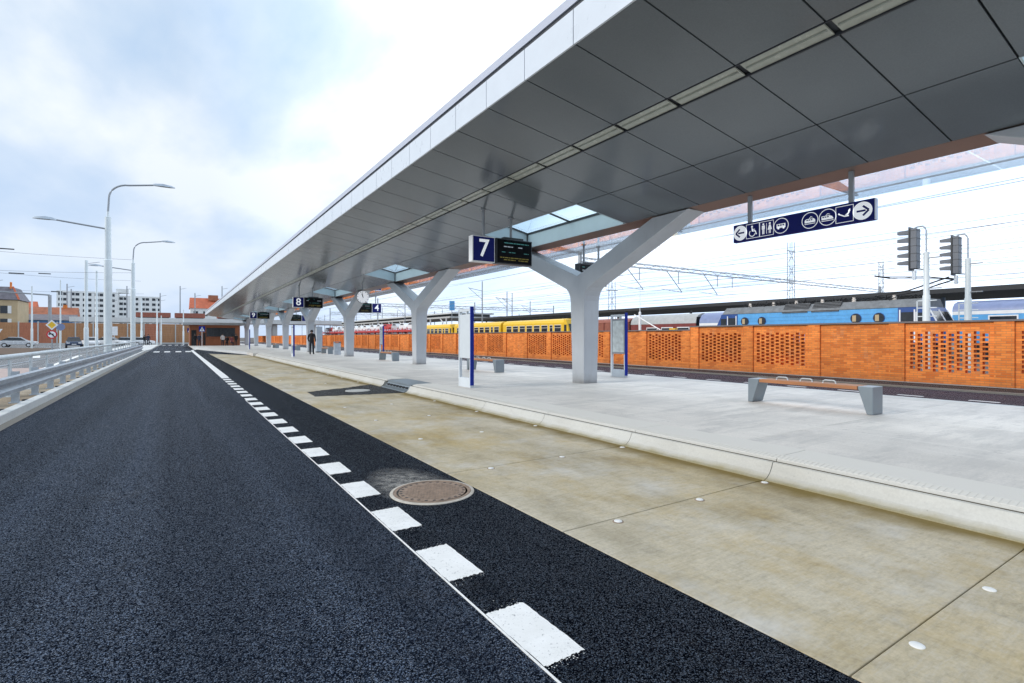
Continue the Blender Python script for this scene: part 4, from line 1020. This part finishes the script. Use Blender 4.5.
# ------------------------------------------------------------------ rail yard: trains
lo = thing('blue_locomotive', 'light blue electric locomotive with round windows and grey roof behind the brick wall', 'locomotive', (0,0,.2))
LX = 37.0; LY0, LY1 = 11.75, 26.7
q = MB(); q.box(LX,LX+2.9,LY0+2.1,LY1-2.1,.95,3.08); q.build('body', M['train_blue'], lo)
for ya, yb_, s in ((LY0,LY0+2.1,0),(LY1-2.1,LY1,1)):
    q = MB(); sl = .35
    if not s: q.prism([(ya+.0,.95),(ya+sl*.2,1.9),(ya+sl+.3,3.1),(yb_-.002,3.1),(yb_-.002,.95)],'x',LX+.004,LX+2.896)
    else: q.prism([(yb_,.95),(yb_-sl*.2,1.9),(yb_-sl-.3,3.1),(ya+.002,3.1),(ya+.002,.95)],'x',LX+.004,LX+2.896)
    cb = q.build('cab', M['train_navy'], lo)
    for xa in (LX+.2,LX+1.6):
        q = MB()
        if not s: q.hexa([(xa,ya+.045,1.95),(xa+1.1,ya+.045,1.95),(xa+1.1,ya+.12,1.95),(xa,ya+.12,1.95),(xa,ya+.50,2.85),(xa+1.1,ya+.50,2.85),(xa+1.1,ya+.57,2.85),(xa,ya+.57,2.85)])
        else: q.hexa([(xa,yb_-.12,1.95),(xa+1.1,yb_-.12,1.95),(xa+1.1,yb_-.045,1.95),(xa,yb_-.045,1.95),(xa,yb_-.57,2.85),(xa+1.1,yb_-.57,2.85),(xa+1.1,yb_-.50,2.85),(xa,yb_-.50,2.85)])
        q.build('windscreen', M['glass_dark'], cb)
    for xa in (LX+.06,LX+1.42,LX+2.76):
        q = MB()
        if not s: q.hexa([(xa,ya+.03,1.9),(xa+.12,ya+.03,1.9),(xa+.12,ya+.1,1.9),(xa,ya+.1,1.9),(xa,ya+.52,2.95),(xa+.12,ya+.52,2.95),(xa+.12,ya+.59,2.95),(xa,ya+.59,2.95)])
        else: q.hexa([(xa,yb_-.1,1.9),(xa+.12,yb_-.1,1.9),(xa+.12,yb_-.03,1.9),(xa,yb_-.03,1.9),(xa,yb_-.59,2.95),(xa+.12,yb_-.59,2.95),(xa+.12,yb_-.52,2.95),(xa,yb_-.52,2.95)])
        q.build('window_frame', M['white'], cb)
    q = MB(); m_ = ya+1.3 if not s else ya+.2; q.box(LX-.03,LX+.003,m_,m_+.62,1.8,2.8); q.build('door_window', M['glass_dark'], cb)
    q = MB(); q.box(LX-.04,LX+.003,m_-.1,m_-.03,1.0,2.95); q.box(LX-.04,LX+.003,m_+.65,m_+.72,1.0,2.95); q.build('door_rail', M['white'], cb)
    m_ = ya+.62 if not s else yb_-1.1; q = MB(); q.box(LX-.03,LX+.003,m_,m_+.5,2.0,2.75); q.build('side_window', M['glass_dark'], cb)
    if not s: q = MB(); q.box(LX-.035,LX+.002,m_-.06,m_-.01,1.95,2.8); q.box(LX-.035,LX+.002,m_+.51,m_+.56,1.95,2.8); q.build('side_frame', M['white'], cb)
q = MB()
for z in (1.5,1.75,2.0,2.25,2.5,2.75): q.box(LX-.018,LX-.001,LY0+2.15,LY1-2.15,z,z+.04)
q.build('body_ribs', M['train_blue'], lo)
for y in (23.99,22.6,16.17,14.86):
    q = MB(); q.lathe([(.001,-.035),(.33,-.035),(.33,-.002),(.001,-.002)], (LX,y,2.5), 24, 'x'); w = q.build('porthole', M['train_navy'], lo)
    q = MB(); q.lathe([(.001,-.05),(.30,-.05),(.30,-.037),(.001,-.037)], (LX,y,2.5), 24, 'x'); q.build('pane', M['glass_dark'], w); q = MB(); q.box(LX-.056,LX-.0505,y-.02,y+.2,2.3,2.7); q.build('blind', M['stucco'], w)
q = MB(); q.prism([(LX-.02,3.105),(LX+.1,3.25),(LX+.55,3.62),(LX+2.35,3.62),(LX+2.8,3.25),(LX+2.92,3.105)],'y',LY0+.75,LY1-.75); q.build('roof', M['loco_roof'], lo)
for ya in (17.2,19.25):
    q = MB(); q.hexa([(LX-.06,ya,3.02),(LX-.03,ya,3.02),(LX-.03,ya+1.8,3.02),(LX-.06,ya+1.8,3.02),(LX+.42,ya,3.66),(LX+.5,ya,3.66),(LX+.5,ya+1.8,3.66),(LX+.42,ya+1.8,3.66)]); v_ = q.build('vent_grille', M['black'], lo)
    q = MB()
    for i in range(7):
        t = i/6; q.box(LX-.085+.48*t,LX-.06+.48*t,ya,ya+1.8,3.03+.62*t,3.05+.62*t)
    q.build('slats', M['grey_metal'], v_)
for y in (24.,22.1,20.4,18.6,16.6,14.3):
    q = MB(); q.lathe([(.1,3.6),(.13,3.68),(.07,3.72),(.13,3.78),(.07,3.83),(.1,3.92),(.001,3.93)], (LX+.7,y,0), 10); q.build('insulator', M['insulator'], lo)
q = MB(); q.tube([(LX+.7,14.2,3.95),(LX+.7,24.2,3.95)], .025, 5)
rr = random.Random(5)
for i in range(110):
    y = rr.uniform(13.,24.8); x = LX+rr.uniform(.5,2.3); q.tube([(x,y,3.6),(x+rr.uniform(-.2,.2),y+rr.uniform(-.5,.5),3.62+rr.uniform(.1,.42))], .032, 4)
q.build('roof_cables', M['black'], lo)
q = MB()
for (a, c, d, e) in ((13.9,12.4,15.8,1.),):
    for x in (LX+.8,LX+2.1):
        q.tube([(x,15.4,3.9),(x,13.6,4.15),(x,11.8,4.72),(x,11.6,4.80)], .045, 6); q.tube([(x,11.7,4.72),(x,12.6,4.9),(x,15.2,5.15)], .03, 6)
    q.tube([(LX+.4,15.25,5.18),(LX+2.5,15.25,5.18)], .05, 6); q.tube([(LX+.8,11.7,4.74),(LX+2.1,11.7,4.74)], .06, 6)
q.build('pantograph', M['black'], lo)
q = MB(); q.box(LX+.2,LX+2.7,LY0+.6,LY1-.6,.3,.94)
q.build('underframe', M['black'], lo)

# railcars (yellow)
def railcar(y0, y1, cab, label):
    g = thing('yellow_railcar', label, 'railcar', (LX,0,.2), 0, 'coupled yellow railcars')
    ya = y0+(1.0 if cab else 0)
    q = MB(); pf = [(0,.9),(0,2.95),(.18,3.25),(.7,3.42),(2.1,3.42),(2.65,3.25),(2.8,2.95),(2.8,.9)]
    q.prism(pf,'y',ya,y1); q.build('body', M['train_yellow'], g)
    if cab:
        q = MB(); q.prism([(y0,.9),(y0+.1,1.8),(y0+.55,3.3),(ya-.002,3.36),(ya-.002,.9)],'x',.02,2.78); c = q.build('cab', M['train_yellow'], g)
        q = MB(); q.hexa([(.25,y0+.07,1.85),(2.55,y0+.07,1.85),(2.55,y0+.16,1.85),(.25,y0+.16,1.85),(.25,y0+.34,2.8),(2.55,y0+.34,2.8),(2.55,y0+.43,2.8),(.25,y0+.43,2.8)]); q.build('windscreen', M['glass_dark'], c)
        q = MB(); q.box(-.01,.019,y0+.5,y0+.9,1.9,2.7); q.build('side_window', M['glass_dark'], c)
    y = ya+.5; i = 0
    while y < y1-1.2:
        door = i % 7 == 1
        w = .5 if door else 1.15
        q = MB(); q.box(-.012,-.0012,y-.05,y+w+.05,1.85,2.72); f = q.build('window_frame', M['train_cream'], g)
        q = MB(); q.box(-.022,-.0125,y,y+w,1.9,2.66); q.build('pane', M['glass_dark'], f)
        q = MB(); q.box(-.026,-.0225,y,y+w,2.36,2.40); q.build('bar', M['train_cream'], f)
        y += w+(.5 if door else .42); i += 1
    q = MB(); q.box(.2,2.6,y0+.8,y1-.3,.3,.895); q.build('underframe', M['black'], g)
railcar(45.4, 59.4, True, 'front yellow railcar with slanted cab, next to the big column')
railcar(60.0, 74.0, False, 'middle yellow railcar behind the white information board')
railcar(74.6, 88., True, 'rear yellow railcar ending beside the red car wagons')

# brown freight wagon + coaches
g = thing('box_wagon', 'rusty brown covered wagon behind the poster case', 'wagon', (41.05,40.2,.2))
q = MB(); q.box(0,2.7,0,7.8,.9,2.9); q.build('body', M['rust'], g); q = MB(); q.prism([(-.05,2.905),(.2,3.2),(1.35,3.4),(2.5,3.2),(2.75,2.905)],'y',-.05,7.85); q.build('roof', M['rust'], g)
q = MB()
for i in range(7): q.box(-.05,-.002,.1+i*1.25,.2+i*1.25,.9,2.9)
q.build('ribs', M['train_maroon'], g); q = MB(); q.box(.2,2.5,.3,7.5,.3,.895); q.build('underframe', M['black'], g)
def coach(x, y0, y1, side, roof, label, stripe=None, hb=2.6):
    up = hb-2.6; rs = (3.58-hb+up*.35)/.98
    g = thing('passenger_coach', label, 'coach', (x,0,.2), 0)
    q = MB(); q.box(0,2.8,y0,y1,.9,hb); q.build('body', side, g)
    q = MB(); q.prism([(a, hb+(z-2.6)*rs) for a, z in [(-.02,2.602),(.05,2.95),(.35,3.35),(1.0,3.58),(1.8,3.58),(2.45,3.35),(2.75,2.95),(2.82,2.602)]],'y',y0,y1); q.build('roof', roof, g, smooth=True)
    if stripe: q = MB(); q.box(-.01,-.001,y0,y1,hb-.25,hb-.02); q.build('stripe', stripe, g)
    y = y0+.8
    while y < y1-2:
        q = MB(); q.box(-.014,-.002,y-.08,y+1.38,1.45+up,2.27+up); f = q.build('window_frame', M['white'], g); q = MB(); q.box(-.024,-.015,y,y+1.3,1.53+up,2.19+up); q.build('pane', M['glass_dark'], f); y += 1.95
    q = MB(); q.box(.2,2.6,y0+.4,y1-.4,.3,.895); q.build('underframe', M['black'], g)
    q = MB(); q.box(.1,2.7,y0-.04,y0-.002,1.,3.2); q.build('end_bellows', M['black'], g)
coach(41, 31.6, 39.9, M['train_maroon'], M['train_grey'], 'maroon coach with pale grey rounded roof between the poster case and the locomotive')
coach(41, 14.5, 31.2, M['train_blue'], M['pale_blue'], 'blue coach with pale roof partly hidden by the locomotive', M['white'])
coach(44.6, -12, 13.5, M['train_blue'], M['pale_blue'], 'blue coach with lavender roof and white stripe behind the signals', M['white'], 3.05)

# red car-carrier wagons with cars on top
cc = None; carbody = {}
def wagon(y, label):
    g = thing('car_transport_wagon', label, 'wagon', (36.4,y,.2), 0, 'red car transport wagons')
    q = MB(); q.box(0,2.8,0,13.4,.9,1.15); q.box(0,2.8,0,13.4,2.45,2.62); q.build('deck', M['train_red'], g)
    q = MB()
    for i in range(6):
        yy = .2+i*2.58; q.box(-.03,.07,yy,yy+.14,1.15,3.1); q.box(2.73,2.83,yy,yy+.14,1.15,3.1)
    q.box(-.05,-.032,0,13.4,2.3,2.7); q.build('frame', M['train_red'], g)
    q = MB(); q.box(.3,2.5,.5,12.9,.3,.895); q.build('underframe', M['black'], g)
def small_car(loc, m, label):
    key = m.name
    if key not in carbody:
        q = MB(); q.prism([(0,.25),(-.02,.7),(.9,.9),(1.4,1.35),(2.9,1.4),(3.7,.95),(3.85,.7),(3.85,.25)],'x',.35,2.05)
        q.mi = 1; q.prism([(1.15,.95),(1.5,1.28),(2.8,1.3),(3.3,.97)],'x',.34,2.06)
        o = q.build('new_car', [m, M['glass_dark']], bevel=.05); carbody[key] = o
    else: o = carbody[key].copy(); COL.objects.link(o)
    o.location = loc; tag(o, label, 'car', 'new cars on the transport wagons'); return o
rr = random.Random(11); cm = [('white','white'),('white','white'),('train_red','red'),('car_silver','silver')]
for w in range(5):
    y = 89.5+w*14; wagon(y, 'red double deck car transport wagon, %s from the yellow railcars' % ORD[w])
    for lev, z in ((0,1.35),(1,2.83)):
        for i in range(3):
            mname, cn = cm[rr.randrange(4)] if lev else cm[rr.randrange(4)]
            small_car((36.6,y+.5+i*4.3,z), M[mname], '%s new car on the %s deck of the %s transport wagon, %s along' % (cn, 'upper' if lev else 'lower', ORD[w], ORD[i]))

# station platform roof behind the trains
g = thing('station_roof', 'long dark flat platform roof behind the trains', 'station roof', (0,0,0))
q = MB(); q.box(46,56,-25,92,4.62,4.92); q.build('roof_slab', M['roof_dark'], g)
q = MB(); q.box(45.96,45.998,-25,92,4.62,4.95); q.build('eaves', M['roof_dark'], g)
for i in range(10): q = MB(); q.tube([(51,-20+12*i,0),(51,-20+12*i,4.62)], .15, 8); q.build('post', M['grey_metal'], g)
q = MB(); q.box(48,56,-25,92,0,.6); q.build('platform_edge', M['slab'], g)
g = thing('station_roof', 'pale grey far platform roof with slanted struts above the red wagons', 'station roof', (0,0,0))
q = MB(); q.box(47,57,96,190,5.4,5.75); q.build('roof_slab', M['slab'], g)
q = MB(); q.box(48.5,56.5,96,190,5.76,6.3); q.build('clerestory', M['roof_dark'], g)
q = MB(); q.box(47.5,57.5,96,190,6.31,6.6); q.build('top_roof', M['kerb_white'], g)
for i in range(12):
    q = MB(); q.tube([(47.2,98+i*8,1.2),(47.2,98+i*8,5.4)], .16, 8); q.tube([(47.2,98+i*8,3.6),(47.2,101+i*8,5.4)], .12, 6); q.build('strut', M['white'], g)

# colour light signals
def signal(loc, label):
    g = thing('railway_signal', label, 'signal', loc, 0, 'five lamp railway signals')
    q = MB(); q.lathe([(.13,0),(.13,3.2),(.105,3.25),(.10,5.0)], n=14); q.build('mast', M['lamp_white'], g, smooth=True)
    q = MB(); q.tube([(0,0,4.95),(0,0,5.9),(0,.05,6.02),(0,.12,6.1),(0,.3,6.1),(0,.42,6.06)], .035, 8); q.tube([(0,.05,4.3),(0,.42,4.36)], .03, 6); q.build('bracket', M['galv'], g)
    q = MB(); q.box(-.2,.2,.27,.50,4.35,6.02); hd = q.build('head', M['signal_grey'], g, bevel=.02)
    q = MB(); q.box(-.24,.24,.503,.55,4.28,6.1); q.build('back_plate', M['dark_metal'], hd)
    q = MB()
    for i in range(5): q.box(-.205,.205,.255,.502,4.65+i*.32,4.67+i*.32)
    q.build('lamp_box_seams', M['dark_metal'], hd)
    for i in range(5):
        z = 4.52+i*.32
        q = MB(); q.add([(-.12,.552,z),(.12,.552,z),(.12,.552,z+.2),(-.12,.552,z+.2),(-.1,1.0,z+.05),(.1,1.0,z+.05),(.1,1.0,z+.17),(-.1,1.0,z+.17)], [(0,1,2,3),(4,7,6,5),(0,4,5,1),(1,5,6,2),(2,6,7,3),(3,7,4,0)]); q.build('hood', M['signal_grey'], hd)
    q = MB(); q.box(-.06,.06,.36,.48,3.9,4.28); q.build('route_marker', M['galv'], g)
    q = MB()
    for z in (2.0,2.35,2.7,3.0,3.5,4.75): q.tube([(0,-.35,z),(0,.3 if z < 3.2 else .1,z)], .022, 5)
    q.tube([(0,.32,1.2),(0,.32,3.0)], .025, 5); q.build('ladder', M['galv_pale'], g)
    q = MB(); q.box(-.05,.05,-.5,-.1,4.73,4.77); q.box(-.05,.05,-.5,-.1,3.48,3.52); q.build('cross_arm', M['grey_metal'], g)
    return g
signal((26,8.72,0), 'railway signal with five hooded lamps, the nearer and taller of two')
signal((29.6,8.4,0), 'railway signal with five hooded lamps, farther and lower of two')

# overhead line: gantry, masts, wires
g = thing('wire_gantry', 'long lattice gantry beam with hanging drop arms over the tracks', 'gantry', (0,40,0))
q = MB(); 
for z in (9.05,9.45):
    for y in (-.25,.25): q.tube([(34,y,z),(100,y,z)], .04, 5)
x = 34
while x < 99: q.tube([(x,-.25,9.05),(x+1.2,-.25,9.45),(x+2.4,-.25,9.05)], .025, 4); x += 2.4
q.build('beam', M['grey_metal'], g)
for x in (40.4,46.8,53.4): q = MB(); q.tube([(x,0,9.0),(x+2.6,0,6.7)], .045, 6); q.tube([(x+2.6,0,6.7),(x-.9,0,6.9)], .03, 5); q.build('drop_arm', M['grey_metal'], g)
for x in (42.4,48.8,56,59): q = MB(); q.tube([(x,0,9.0),(x,0,7.7)], .05, 6); q.build('hanger', M['grey_metal'], g)
for x in (34,100): q = MB(); q.tube([(x,0,0),(x,0,10)], .2, 8); q.build('leg', M['grey_metal'], g)
def lattice(loc, h, label, w=.45):
    g = thing('lattice_mast', label, 'mast', loc, 0, 'lattice masts in the rail yard')
    q = MB()
    for a in (-w,w):
        for c in (-w,w): q.tube([(a,c,0),(a*.75,c*.75,h)], .06, 4)
    z = 0; s = 1
    while z < h-1.2:
        k1, k2 = w*(1-.25*z/h), w*(1-.25*(z+1.2)/h); q.tube([(-s*k1,-k1,z),(s*k2,-k2,z+1.2)], .035, 4); q.tube([(-k1,-s*k1,z),(-k2,s*k2,z+1.2)], .035, 4); z += 1.2; s = -s
    q.build('tower', M['grey_metal'], g); q = MB(); q.tube([(-1.2,0,h-1.4),(1.2,0,h-1.4)], .07, 5); q.build('arm', M['grey_metal'], g)
lattice((82.5,45.5,0), 16.6, 'lattice mast standing right of the blue sign, taller one')
lattice((133,53,0), 18.5, 'lattice mast behind the locomotive pantograph, shorter in view')
lattice((58,60.5,0), 10.3, 'thick grey mast between the big column and the poster case')
rr = random.Random(21); k = 0
for i in range(20):
    y = 75+i*9.5; x = 44+(i%4)*9+rr.uniform(-2,2); h = rr.uniform(9.,11.5)
    g = thing('catenary_mast', 'thin grey catenary mast in the distant rail yard', 'mast', (x,y,0), 0, 'thin catenary masts in the distance')
    q = MB(); q.tube([(0,0,0),(0,0,h)], .12, 6, .09); q.build('shaft', M['grey_metal'], g); q = MB(); q.tube([(0,0,h-1.6),(-2.6,0,h-1.2)], .05, 5); q.tube([(0,0,h-3),(-2.4,0,h-1.3)], .04, 5); q.build('cantilever', M['grey_metal'], g)
for i, (y, x0, x1, z) in enumerate(((120,40,92,9.4),(165,40,110,9.2))):
    g = thing('wire_gantry', '%s lattice gantry far away over the tracks, beyond the yellow train' % ('nearer' if i == 0 else 'farther'), 'gantry', (0,y,0))
    q = MB(); q.tube([(x0,0,z),(x1,0,z)], .07, 5); q.tube([(x0,0,z-.6),(x1,0,z-.6)], .07, 5)
    x = x0
    while x < x1-1: q.tube([(x,0,z-.6),(x+1,0,z),(x+2,0,z-.6)], .04, 4); x += 2
    q.build('beam', M['grey_metal'], g)
    for x in (x0,(x0+x1)/2,x1): q = MB(); q.tube([(x,0,0),(x,0,z+1.2)], .14, 6); q.build('leg', M['grey_metal'], g)
wires = [(38.4,7.9),(38.4,6.4),(42.4,7.8),(42.4,6.4),(46,8.1),(46,6.5),(52,8.2),(52,6.6),(58,8.3),(58,6.8),(64,8.6),(64,6.9),(36,9.9),(70,10.4),(80,11.),(33,8.8),(40,7.2),(44,9.2),(49,9.9),(55,7.4),(60,10.8),(67,7.6),(74,8.2),(86,9.4),(92,12.),(34.5,7.2)]
wm = paint('copper_wire', (.22,.23,.25), .5)
for i, (x,z) in enumerate(wires):
    pts = []
    for k in range(-1, 8):
        y0 = k*40
        for j in range(5): t = j/5; pts.append((x, y0+40*t, z-(.5 if i%2 == 0 else .08)*4*t*(1-t)))
    q = MB(); q.tube(pts, .015, 4); o = q.build('overhead_wire', wm); tag(o, 'thin overhead line wire running along the tracks', 'wire', 'overhead line wires')
# white pole and barrier boom just behind the wall
g = thing('yard_pole', 'plain thin white pole rising behind the poster case', 'pole', (22.2,20.9,0))
q = MB(); q.lathe([(.075,0),(.075,2.9),(.02,2.95),(.015,4.6)], n=10); q.build('shaft', M['white'], g)
g = thing('barrier_boom', 'slanted white boom with yellow counterweight above the brick wall', 'barrier', (21.6,0,0))
q = MB(); q.tube([(0,18.1,1.5),(0,20.75,2.75)], .03, 6); q.build('boom', M['white'], g); q = MB(); q.box(-.12,.12,17.85,18.2,0,1.95); q.build('pedestal', M['yellow'], g)
for i, (x, y, z, w) in enumerate(((44.5,90,7.2,.55),)):
    g = thing('blue_board', 'small blue square board on a post far away above the yellow train' if i == 0 else 'small blue board on a post in the far rail yard', 'sign', (x,y,0))
    q = MB(); q.tube([(0,0,0),(0,0,z)], .07, 6); q.build('post', M['grey_metal'], g); q = MB(); q.box(-w,w,-.1,-.072,z-.6,z+1.2); q.build('plate', M['train_blue'], g)

# ------------------------------------------------------------------ camera, light, sky
cam = bpy.data.cameras.new('Camera'); co = bpy.data.objects.new('Camera', cam); COL.objects.link(co)
cam.sensor_width = 36; cam.lens = 520/1024*36; cam.shift_y = -4.5/1024; cam.clip_end = 3000; cam.clip_start = .05
co.location = (0,0,1.5); co.rotation_euler = (R(90),0,-math.atan((512-175.5)/520)); scene.camera = co

SUN_EL, SUN_AZ = R(29), R(283)     # azimuth from +Y clockwise: from behind, over the left shoulder
sd = bpy.data.lights.new('Sun','SUN'); sd.energy = 1.5; sd.angle = R(24); sd.color = (1.,.96,.9)
so = bpy.data.objects.new('Sun', sd); COL.objects.link(so)
d = Vector((math.sin(SUN_AZ)*math.cos(SUN_EL), math.cos(SUN_AZ)*math.cos(SUN_EL), math.sin(SUN_EL)))
so.rotation_euler = (-d).to_track_quat('-Z','Y').to_euler(); so.location = (-20,-20,40)

w = bpy.data.worlds.new('World'); scene.world = w; w.use_nodes = True
nt = w.node_tree; bg = nt.nodes['Background']
def N(kind, **kw):
    x = nt.nodes.new(kind)
    for k, v in kw.items(): setattr(x, k, v)
    return x
Lk = nt.links.new
sky = N('ShaderNodeTexSky'); sky.sky_type = 'NISHITA'; sky.sun_disc = False; sky.sun_elevation = SUN_EL; sky.sun_rotation = SUN_AZ; sky.altitude = 200; sky.air_density = 1.; sky.dust_density = 2.
tc = N('ShaderNodeTexCoord'); sp = N('ShaderNodeSeparateXYZ'); Lk(tc.outputs['Generated'], sp.inputs[0])
ad = N('ShaderNodeMath', operation='ADD'); Lk(sp.outputs[2], ad.inputs[0]); ad.inputs[1].default_value = .22
ab = N('ShaderNodeMath', operation='MAXIMUM'); Lk(ad.outputs[0], ab.inputs[0]); ab.inputs[1].default_value = .05
dv = N('ShaderNodeVectorMath', operation='DIVIDE'); cb = N('ShaderNodeCombineXYZ')
for i in range(3): Lk(ab.outputs[0], cb.inputs[i])
Lk(tc.outputs['Generated'], dv.inputs[0]); Lk(cb.outputs[0], dv.inputs[1])
mp = N('ShaderNodeMapping'); mp.inputs['Scale'].default_value = (1.,.55,1.); mp.inputs['Rotation'].default_value = (0,0,R(60)); mp.inputs['Location'].default_value = (2.3,1.1,0); Lk(dv.outputs[0], mp.inputs[0])
nz = N('ShaderNodeTexNoise'); nz.inputs['Scale'].default_value = 1.7; nz.inputs['Detail'].default_value = 7; nz.inputs['Roughness'].default_value = .52; Lk(mp.outputs[0], nz.inputs['Vector'])
rp = N('ShaderNodeValToRGB'); e = rp.color_ramp.elements; e[0].position = .36; e[0].color = (3.5,4.65,6.2,1); e[1].position = .62; e[1].color = (6.9,7.2,7.4,1)
e2 = e.new(.48); e2.color = (4.7,5.55,6.6,1); Lk(nz.outputs['Fac'], rp.inputs[0])
# the cloud cover is thinner and brighter towards the right-hand side (azimuth of the rail yard) and overhead
dt = N('ShaderNodeVectorMath', operation='DOT_PRODUCT'); dt.inputs[1].default_value = (.97,-.05,.22); Lk(tc.outputs['Generated'], dt.inputs[0])
mr = N('ShaderNodeMapRange'); mr.inputs[1].default_value = .05; mr.inputs[2].default_value = .85; mr.inputs[3].default_value = 1.; mr.inputs[4].default_value = 1.9; Lk(dt.outputs['Value'], mr.inputs[0])
hz = N('ShaderNodeMapRange'); hz.inputs[1].default_value = .0; hz.inputs[2].default_value = .42; hz.inputs[3].default_value = .75; hz.inputs[4].default_value = 0.; Lk(sp.outputs[2], hz.inputs[0])
hm = N('ShaderNodeMix', data_type='RGBA'); Lk(hz.outputs[0], hm.inputs[0]); Lk(rp.outputs[0], hm.inputs[6]); hm.inputs[7].default_value = (4.2,5.15,6.75,1)
ml = N('ShaderNodeVectorMath', operation='SCALE'); Lk(hm.outputs[2], ml.inputs[0]); Lk(mr.outputs[0], ml.inputs['Scale'])
mx = N('ShaderNodeMix', data_type='RGBA'); mx.inputs[0].default_value = .96; Lk(sky.outputs[0], mx.inputs[6]); Lk(ml.outputs[0], mx.inputs[7])
Lk(mx.outputs[2], bg.inputs[0]); bg.inputs[1].default_value = .1

scene.view_settings.view_transform = 'Standard'; scene.view_settings.look = 'None'; scene.view_settings.exposure = .58; scene.view_settings.gamma = 1
scene.render.resolution_x = 1024; scene.render.resolution_y = 683
scene.render.engine = 'CYCLES'
